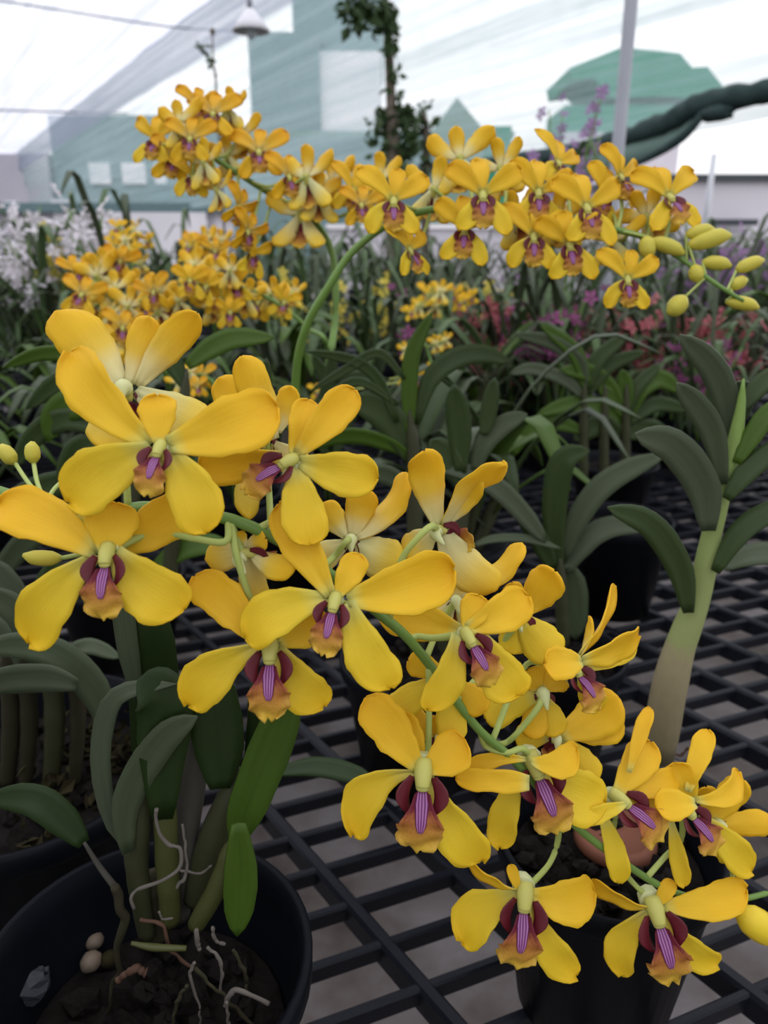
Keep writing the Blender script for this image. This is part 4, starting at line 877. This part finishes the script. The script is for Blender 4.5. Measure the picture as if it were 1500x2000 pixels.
flower_px(A, .395, (1026, 1746), (1005, 1882), [('p', 990, 1734, 912, 1678, 15), ('d', 1010, 1738, 996, 1690, 22, dict(flat=1, rag=.01)), ('p', 1040, 1750, 1158, 1742, 84, dict(lb=.12)), ('s', 1004, 1742, 902, 1836, 88, dict(lb=.10, neck=.6)), ('s', 1042, 1756, 1122, 1902, 66, dict(lb=.10, neck=.5))], pit=8, ped=[S(1092, 1582), (1090, 1640, .40), (1074, 1685, .402), (1042, 1722, .402)])
flower_px(A, .405, (1280, 1774), (1308, 1912), [('p', 1256, 1778, 1158, 1722, 24), ('d', 1285, 1765, 1312, 1720, 30), ('p', 1305, 1766, 1452, 1736, 66, dict(lb=.08)), ('s', 1258, 1780, 1214, 1904, 60, dict(lb=.14, neck=.6)), ('s', 1300, 1770, 1400, 1882, 60, dict(lb=.10, neck=.7))], pit=8, ped=[S(1205, 1675), (1226, 1712, .412), (1252, 1740, .412), (1272, 1756, .412)])
flower_px(A, .392, (1208, 1556), (1280, 1640), [('p', 1232, 1500, 1268, 1384, 30, dict(flat=1)), ('d', 1200, 1545, 1268, 1452, 70), ('p', 1214, 1545, 1320, 1514, 50, dict(lb=.06)), ('s', 1224, 1558, 1282, 1582, 56), ('s', 1226, 1572, 1134, 1602, 32, dict(flat=1, bd=-.008)), ('s', 1166, 1588, 1211, 1722, 42, dict(flat=1, lb=-.04))], yaw=24, ped=[S(1180, 1655), (1200, 1610, .40)])
flower_px(A, .402, (1340, 1578), (1384, 1664), [('p', 1374, 1562, 1282, 1576, 58, dict(bd=-.010)), ('d', 1346, 1520, 1382, 1428, 42), ('d', 1362, 1556, 1316, 1492, 64, dict(bd=.004)), ('p', 1372, 1550, 1440, 1508, 46, dict(lb=.18)), ('s', 1388, 1608, 1464, 1700, 62), ('s', 1306, 1608, 1336, 1728, 34, dict(flat=1))], yaw=22, ped=[S(1265, 1712), (1300, 1672, .41), (1330, 1640, .41)])
flower_px(A, .418, (1400, 1608), (1430, 1680), [('p', 1384, 1602, 1452, 1526, 54), ('p', 1394, 1616, 1508, 1606, 48), ('s', 1410, 1640, 1440, 1680, 60), ('d', 1385, 1595, 1380, 1540, 40)], back=True, yb=True, ped=[S(1420, 1760), (1430, 1700, .424)])

# ================================================================== SECOND SPRAY (right, behind)
def on_stem(pts, t): q = spline(np.array(pts, float), 100)[int(t * 99)]; return tuple(q)
fc = foot(575, 1010, .66); B = thing('orchid_plant', 'yellow orchid spray with buds at its tip spreading across the upper right', 'orchid', fc)
pot_part(B, fc, .07, .11)
stB = [(575, 800, .70), (582, 700, .67), (602, 630, .65), (645, 555, .635), (692, 488, .63), (770, 432, .625), (850, 408, .62), (960, 400, .62), (1080, 420, .62), (1200, 448, .615), (1270, 468, .61), (1330, 505, .61), (1400, 556, .60), (1452, 588, .60)]
p3 = [fc + np.array([0, 0, .09]), P(572, 900, .74)] + [P(*q) for q in stB]
m = MB(); tube(m, rel(p3, B), [.0045, .004, .0035, .003, .003, .0025, .0022, .0015], 9, 70); link('flower_stem', m.mesh('flower_stem', [M['stem']]), B)
for px in (560, 600): cane_px(B, [(px, 1000), (px, 880), (px + 4, 790)], [20, 24, 16], ('Y', .74), 'caneg')
for pts, w_ in [([(590, 900), (620, 800), (680, 740), (760, 740)], 30), ([(570, 900), (540, 820), (480, 780), (420, 800)], 30), ([(600, 860), (640, 760), (650, 690)], 30), ([(560, 860), (520, 770), (520, 700)], 30)]: leaf_px(B, pts, w_, ('Y', .74), 'leaf', .2)
for (c, L, ro, ya, pi, dd, st) in [((769, 392), 78, 0, 0, 0, .60, .46), ((943, 380), 84, 0, -4, 0, .60, .56), ((908, 446), 72, 4, -6, 6, .605, .54), ((1052, 376), 76, 6, 4, 0, .61, .62), ((1043, 462), 72, 2, -4, 6, .605, .60), ((1146, 405), 80, -4, 6, 0, .60, .68), ((1113, 476), 74, -6, -4, 8, .60, .66),
    ((1308, 384), 80, -8, 12, -10, .61, .80), ((1226, 545), 66, 0, 0, 8, .60, .76), ((800, 488), 58, -18, 40, 10, .61, .46), ((898, 312), 72, 0, 178, 0, .635, .52), ((978, 330), 60, -12, 150, 0, .64, .56), ((1090, 318), 62, 8, 30, -10, .635, .64), ((1212, 345), 64, 8, 35, -10, .635, .70),
    ((1262, 425), 60, -30, 150, 0, .63, .76), ((1195, 470), 58, 14, 140, 10, .63, .72), ((1180, 380), 62, 20, 20, 0, .63, .70), ((1010, 425), 62, -8, 165, 0, .64, .58), ((848, 372), 66, 10, 170, 0, .64, .50), ((1090, 430), 60, 0, 175, 0, .64, .64)]:
    q = on_stem(stB, st); mid = ((q[0] + c[0]) / 2 + 6, (q[1] + c[1]) / 2 + 8, (q[2] + dd) / 2 + .01)
    flower_inst(B, c, dd, L, ro, ya, pi, None, [q, mid])
for g in [(1262, 462, 1263, 505, 34, .7), (1345, 480, 1428, 460, 36, .88), (1340, 460, 1395, 448, 28, .86), (1355, 518, 1362, 552, 30, .90), (1372, 512, 1428, 520, 28, .90), (1438, 528, 1492, 508, 28, .95), (1425, 562, 1460, 546, 26, .97), (1418, 588, 1482, 602, 28, .97), (1338, 580, 1304, 612, 38, .9), (1270, 470, 1336, 496, 30, .83)]:
    bud_px(B, g[0], g[1], g[2], g[3], g[4], .605, [on_stem(stB, g[5])], 'bud')

# ================================================================== THIRD SPRAY (upper left)
fc = foot(640, 960, .66); C3 = thing('orchid_plant', 'tall golden orchid spray reaching up towards the upper left', 'orchid', fc); pot_part(C3, fc, .07, .11)
stC = [(640, 760, .88), (655, 620, .86), (650, 500, .85), (612, 430, .84), (551, 392, .83), (507, 366, .82), (464, 338, .81), (403, 298, .80), (350, 265, .80)]
m = MB(); tube(m, rel([fc + np.array([0, 0, .09])] + [P(*q) for q in stC], C3), [.0045, .004, .0035, .003, .002], 8, 50); link('flower_stem', m.mesh('flower_stem', [M['stem']]), C3)
for pts in ([(640, 900), (600, 800), (540, 760)], [(650, 900), (690, 800), (740, 780)], [(640, 880), (640, 760), (610, 690)]): leaf_px(C3, pts, 28, ('Y', .9), 'leaf', .2)
for k, (c, L, ro, ya, pi, st) in enumerate([((416, 222), 56, 0, 0, -8, .98), ((304, 272), 54, 6, -8, 0, 1.0), ((371, 270), 52, 0, 4, 0, .96), ((377, 345), 48, 0, 4, 0, .93), ((506, 296), 60, -4, 6, -6, .78), ((398, 318), 48, 0, 160, 0, .9), ((338, 310), 50, 10, 20, 0, .95), ((424, 372), 44, 0, 150, 0, .85), ((466, 404), 46, 20, 60, 0, .75), ((470, 268), 46, 0, 160, 0, .85),
    ((484, 452), 46, 10, 55, 10, .62), ((492, 494), 46, 6, 40, 10, .55), ((588, 420), 74, 4, 175, 10, .5), ((598, 348), 66, 0, 165, 0, .62), ((648, 356), 58, 0, 150, 0, .5), ((690, 372), 54, 8, 20, 0, .45), ((706, 400), 46, 0, 10, 0, .4), ((740, 352), 54, 0, 160, 0, .42), ((565, 345), 54, 0, 30, 0, .68), ((620, 385), 54, 0, 190, 0, .55), ((445, 305), 50, 0, 165, 0, .85), ((350, 240), 50, 0, 170, 0, .98), ((385, 205), 44, 0, 20, 0, 1.0), ((448, 215), 44, 0, 160, 0, .98)]):
    q = on_stem(stC, st); dd = .80 + .015 * math.sin(k * 2.3)
    flower_inst(C3, c, dd, L, ro, ya, pi, (TPL[k % 3] if k % 2 else TPLO[k % 2]), [q, ((q[0] + c[0]) / 2, (q[1] + c[1]) / 2 + 14, (q[2] + dd) / 2)])

# ================================================================== FOURTH AND FIFTH SPRAYS (orange, left)
def spray(name, label, stem, flowers, footpx, tpl, fz=.66, leaves=6, seed=1, stems_r=.003):
    fc = foot(*footpx, fz); o = thing(name, label, 'orchid', fc); pot_part(o, fc, .075, .11, soil=False)
    m = MB(); tube(m, rel([fc + np.array([0, 0, .06])] + [P(*q) for q in stem], o), [stems_r * 1.3, stems_r, stems_r * .6], 7, 40); link('flower_stem', m.mesh('flower_stem', [M['stem']]), o)
    rg = np.random.default_rng(seed)
    for k, f_ in enumerate(flowers):
        c = (f_[0], f_[1]); st = rg.uniform(.55, 1); q = min((on_stem(stem, t) for t in np.linspace(.4, 1, 12)), key=lambda a: (a[0] - c[0]) ** 2 + (a[1] - c[1]) ** 2)
        dd = q[2] + rg.uniform(-.04, .04)
        flower_inst(o, c, dd, f_[2], rg.uniform(-20, 20), (rg.uniform(-25, 25) if len(f_) < 4 else f_[3] + rg.uniform(-15, 15)), rg.uniform(-8, 10), tpl[k % len(tpl)], [q])
    for k in range(leaves):
        a = rg.uniform(0, 6.28); l = rg.uniform(.14, .24); dv = np.array([math.cos(a), math.sin(a), 0]); b_ = fc + np.array([0, 0, .09])
        G = leaf_grid([b_, b_ + dv * l * .35 + np.array([0, 0, l * .6]), b_ + dv * l * .8 + np.array([0, 0, l * .7]), b_ + dv * l * 1.15 + np.array([0, 0, l * .45])], .026, lambda c, t: np.cross(t, [0, 0, 1.0]) + 1e-3)
        mb = MB(); sheet(mb, rel(G.reshape(-1, 3), o).reshape(G.shape), .0015); link('leaf', mb.mesh('leaf', [M['leaf']]), o)
    return o
spray('orchid_plant', 'blurred yellow orchid spray hanging level behind the left blooms', [(640, 700, 1.12), (600, 640, 1.1), (520, 580, 1.08), (440, 555, 1.08), (340, 560, 1.08)],
      [(403, 560, 44), (462, 558, 42), (371, 548, 40), (505, 592, 42), (555, 590, 36), (431, 584, 40), (286, 600, 40), (327, 598, 40), (380, 520, 40, 170), (420, 535, 38, 170), (480, 580, 40, 170), (530, 575, 36, 160), (350, 590, 36, 170), (450, 610, 34), (572, 572, 30, 160), (410, 600, 36, 170), (310, 570, 38, 170), (450, 530, 36, 170)], (610, 840), TPL, seed=2)
spray('orchid_plant', 'orange tinted orchid spray low behind the topmost left bloom', [(330, 760, 1.02), (300, 690, 1.0), (240, 610, 1.0), (200, 560, 1.0), (160, 520, 1.02)],
      [(160, 575, 46), (190, 540, 46, 160), (225, 565, 46, 170), (250, 600, 44, 170), (180, 600, 42), (215, 610, 42, 170), (240, 640, 44), (270, 650, 42, 170), (290, 640, 40), (255, 675, 44), (225, 660, 42, 160), (200, 520, 38, 160), (235, 510, 38), (150, 530, 36), (265, 560, 42, 160), (300, 570, 40), (280, 690, 40, 160), (310, 610, 36, 160)], (340, 860), TPLO, seed=3)
spray('orchid_plant', 'small amber orchid cluster behind the left sprays', [(420, 640, 1.45), (425, 560, 1.42), (420, 500, 1.4), (380, 470, 1.4)],
      [(375, 478, 32), (400, 470, 30, 160), (420, 490, 30), (395, 495, 30, 170), (430, 470, 28, 170), (365, 490, 26, 160), (410, 510, 26)], (430, 760), TPLO, seed=4)
spray('orchid_plant', 'lemon yellow orchid spray at far left under the white blooms', [(260, 640, 1.6), (262, 560, 1.6), (250, 480, 1.6), (235, 440, 1.6)],
      [(230, 445, 22), (262, 450, 22, 160), (245, 470, 24, 170), (225, 480, 22), (260, 490, 24), (210, 510, 26, 160), (180, 520, 24), (240, 515, 26), (275, 515, 22, 170), (290, 470, 18)], (300, 760), TPL, seed=5)
spray('orchid_plant', 'little golden orchid spray among leaves between the left blooms', [(450, 830, .95), (430, 770, .93), (400, 735, .92), (360, 735, .92)],
      [(372, 728, 32, 150), (395, 735, 30), (350, 745, 26, 170), (385, 755, 24)], (460, 960), TPLO, seed=6, leaves=3)
spray('orchid_plant', 'small yellow orchid spray below the middle of the right spray', [(860, 720, 1.7), (865, 650, 1.7), (860, 590, 1.7), (840, 560, 1.7)],
      [(835, 575, 26), (860, 570, 26, 160), (885, 575, 24), (850, 600, 24, 170), (900, 590, 22), (820, 600, 22, 160), (920, 580, 18), (800, 610, 18)], (880, 800), TPL, seed=7)
spray('orchid_plant', 'scattered small yellow blooms among the middle strap leaves', [(860, 840, 1.3), (850, 760, 1.28), (840, 700, 1.28), (830, 670, 1.28)],
      [(792, 683, 20, 150), (790, 735, 20), (815, 740, 22), (812, 758, 18, 160), (850, 672, 20, 150), (870, 665, 18, 150), (880, 735, 16), (845, 775, 18), (845, 720, 16, 160), (620, 765, 20), (640, 770, 18, 150)], (860, 900), TPL, seed=8, leaves=4)

# ================================================================== ROWS BEHIND
def gleaf(l, w, a, lift, droop, mb, mi=0, base=(0, 0, 0)):
    dv = np.array([math.cos(a), math.sin(a), 0]); b_ = np.array(base, float); z = np.array([0, 0, 1.0])
    G = leaf_grid([b_, b_ + dv * l * .25 + z * l * lift * .6, b_ + dv * l * .6 + z * l * lift, b_ + dv * l * .95 + z * l * (lift - droop)], w, lambda c, t: np.cross(t, z) + 1e-3, 9, 3)
    sheet(mb, G, .002, mi, mi)
def gplant(seed, h, pal=('leaf', 'leafb', 'leafg')):
    """leafy potted orchid: [(part name, mesh)]"""
    rg = np.random.default_rng(seed); parts = []
    m = MB(); lathe(m, [(0, 0), (.05, 0), (.066, .10), (.07, .105), (.07, .118), (.062, .116), (.06, .09), (0, .088)], (0, 0, 0), 20); parts.append(('pot', m.mesh('pot', [M['pot']])))
    for c in range(4):
        a = rg.uniform(0, 6.28); r0 = .03 * rg.uniform(.2, 1); top = np.array([math.cos(a) * (r0 + .05), math.sin(a) * (r0 + .05), .1 + h * rg.uniform(.5, .85)])
        bs = np.array([math.cos(a) * r0, math.sin(a) * r0, .09]); m = MB(); tube(m, [bs, (bs + top) / 2 + np.array([.004, 0, 0]), top], [.008, .010, .006], 7, 8); parts.append(('cane', m.mesh('cane', [M['cane']])))
        ang = rg.uniform(0, 6.28)
        for k in range(6):
            t = .35 + .65 * k / 5; m = MB(); gleaf(rg.uniform(.11, .20), rg.uniform(.020, .030), ang + math.pi * (k % 2) + rg.normal(0, .45), rg.uniform(.3, .8), rg.uniform(.1, .5), m, 0, bs + (top - bs) * t)
            parts.append(('leaf', m.mesh('leaf', [M[pal[int(rg.integers(3))]]])))
    return parts
GP = [gplant(21, .22), gplant(22, .26), gplant(23, .2), gplant(24, .3)]
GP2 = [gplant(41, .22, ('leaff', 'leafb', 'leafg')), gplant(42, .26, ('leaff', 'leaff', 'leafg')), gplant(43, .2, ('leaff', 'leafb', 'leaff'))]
POTS += [(P(768, 330, 4.5)[0], P(768, 330, 4.5)[1], .1), (P(832, 300, 4.6)[0], P(832, 300, 4.6)[1], .1), (P(420, 200, 3)[0], P(420, 200, 3)[1], .05)]
def place(parts, loc, rz, sc, label, group, must=False):
    if any(math.hypot(loc[0] - a, loc[1] - b_) < r_ + .085 * sc for a, b_, r_ in POTS) and not must: return
    POTS.append((loc[0], loc[1], .08 * sc))
    o = thing('potted_orchid', label, 'orchid', loc, group); o.rotation_euler = (0, 0, rz); o.scale = (sc,) * 3
    for nm, me in parts:
        c = link(nm, me, o)
        if nm == 'flower_cluster': c['kind'] = 'stuff'
rg = np.random.default_rng(77); n = 0
def far_plant(seed, bloom=None, nb=0, h=.3, spread=.05, big=1.0):
    rg = np.random.default_rng(seed); m = MB()
    lathe(m, [(0, 0), (.06, 0), (.08, .12), (.07, .12), (.06, .1), (0, .1)], (0, 0, 0), 12, 0)
    for k in range(24): gleaf(rg.uniform(.12, .24), rg.uniform(.012, .022), rg.uniform(0, 6.28), rg.uniform(.5, 1.8), rg.uniform(.0, .5), m, 1 + int(rg.integers(2)), (rg.normal(0, .03), rg.normal(0, .03), .1 + rg.uniform(0, h * .5)))
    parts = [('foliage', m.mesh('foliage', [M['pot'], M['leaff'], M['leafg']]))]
    if bloom:
        f = MB(); s_ = MB()
        for b_ in range(nb):
            a = rg.uniform(0, 6.28); top = np.array([math.cos(a) * .09, math.sin(a) * .09, .12 + h * rg.uniform(.9, 1.3)]); tube(s_, [(0, 0, .1), (top[0] * .5, top[1] * .5, top[2] * .7), top], [.003, .002], 5, 6)
            for k in range(9):
                c = np.array([top[0] * .5, top[1] * .5, top[2] * .7]) * (1 - k / 8) + top * (k / 8) + rg.normal(0, spread * .4, 3); fa = nrm(rg.normal(0, 1, 3) + np.array([0, -1.2, .3])); e1 = nrm(np.cross(fa, [0.1, .2, 1])); e2 = np.cross(fa, e1); R_ = rg.uniform(.016, .026) * big
                for q in range(5):
                    th = q * 1.2566 + a; dvec = math.cos(th) * e1 + math.sin(th) * e2; sv = -math.sin(th) * e1 + math.cos(th) * e2
                    f.add([c, c + dvec * R_ * .6 + sv * R_ * .3, c + dvec * R_ + fa * .003, c + dvec * R_ * .6 - sv * R_ * .3, c + dvec * R_ * .55 + fa * R_ * .2], [[0, 1, 4], [1, 2, 4], [2, 3, 4], [3, 0, 4]])
        parts.append(('flower_stem', s_.mesh('flower_stem', [M['stem']]))); parts.append(('flower_cluster', f.mesh('flower_cluster', [M[bloom]], False)))
    return parts
ORD = ['first', 'second', 'third', 'fourth', 'fifth', 'sixth', 'seventh', 'eighth', 'ninth', 'tenth']
def blooms(col, label, group, pxs, z, sd, nb=5, h=.3, big=1.0):
    tp = [far_plant(sd + k, col, nb, h, .05, big) for k in range(2)]
    for k, (px, py) in enumerate(pxs):
        q = P(px, py, z * (1 + .06 * math.sin(5 * k)))
        place(tp[k % 2], (q[0], q[1], BZ), k * 1.7, max(.5, (q[2] - BZ) / (.12 + h * 1.05)), label % ORD[sorted(a[0] for a in pxs).index(px)], group, True)
blooms('pink', 'coral pink flowering orchid in the rows at right, %s of them from the left', 'coral pink orchids', [(945, 632), (1000, 640), (1060, 655), (1120, 655), (1190, 650), (1250, 672), (1300, 655), (1350, 668), (1410, 660), (1460, 668)], 1.95, 200, 7, .2, 1.25)
blooms('magenta', 'magenta flowering orchid in the rows at right, %s of them from the left', 'magenta orchids', [(1335, 690), (1385, 700), (1100, 625), (1040, 625), (830, 622)], 1.8, 210, 5, .22, .9)
blooms('lilac', 'lilac flowering orchid at the back right, %s of them from the left', 'lilac orchids', [(1425, 490), (1470, 480), (1385, 510), (1300, 530), (1000, 540)], 2.9, 220, 5, .36, 1.0)
blooms('white', 'white flowering orchid at the far left edge, %s of them from the left', 'white orchids', [(15, 460), (75, 450), (45, 505), (100, 470)], 2.2, 230, 5, .36, 1.1)
blooms('white', 'pale lilac white orchid beside the lemon yellow spray, %s of two from left', 'pale orchids', [(185, 468), (218, 478)], 2.0, 240, 4, .36, 1.2)
blooms('yellow', 'pale yellow flowering orchid blurred in the far rows, %s of them from the left', 'pale yellow orchids', [(40, 590), (600, 560), (960, 590), (720, 560), (110, 570), (150, 480)], 2.2, 250, 4, .32, 1.1)
q = P(1110, 290, 2.6)
place(far_plant(261, 'lilac', 6, .62), (q[0], q[1], BZ), .4, 1.12, 'tall purple flowered orchid showing above the right yellow spray', None)
for x, y, lb_ in ((.10, .98, 'leafy dark green potted orchid filling the gap behind the middle strap leaves'), (.22, 1.33, 'leafy dark green potted orchid left of the bushy bright green clump'), (-.16, .98, 'leafy dark green potted orchid behind the stem of the right yellow spray')):
    place(GP[int(x * 100) % 4], (x, y, BZ), 2.0 + x, 1.05, lb_, 'leafy orchids on the near bench')
for ri, (y, xs) in enumerate([(1.13, [-.86, -.62, -.36, .0, .95]), (1.42, None), (1.70, None), (1.98, None), (2.27, None)]):
    xs = xs or [x for x in np.arange(-1.15 + .07 * (ri % 2), 1.35, .27) if abs(x) < .58 * y + .08]
    for k, x in enumerate(xs):
        if (ri >= 2 and x > .22) or (ri == 1 and .2 < x < .62): continue
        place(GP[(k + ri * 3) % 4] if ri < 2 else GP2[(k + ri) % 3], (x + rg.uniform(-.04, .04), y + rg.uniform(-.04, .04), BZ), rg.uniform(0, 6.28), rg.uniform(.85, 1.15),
              'leafy dark green potted orchid, %s from left in the %s row behind the sprays' % (ORD[k], ORD[ri]), 'leafy orchids on the near bench')
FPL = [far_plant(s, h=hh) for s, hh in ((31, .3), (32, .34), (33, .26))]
rg = np.random.default_rng(99)
for y in np.arange(2.9, 8.4, .5):
    for x in np.arange(-4.3, 4.4, .42 + .02 * y):
        xx, yy = x + rg.uniform(-.1, .1), y + rg.uniform(-.12, .12)
        if abs(xx) > .55 * yy + .1: continue
        place(FPL[int(rg.integers(3))], (xx, yy, BZ), rg.uniform(0, 6.28), rg.uniform(.85, 1.2), 'small blurred green potted orchid on the far bench', 'green orchids on the far bench')
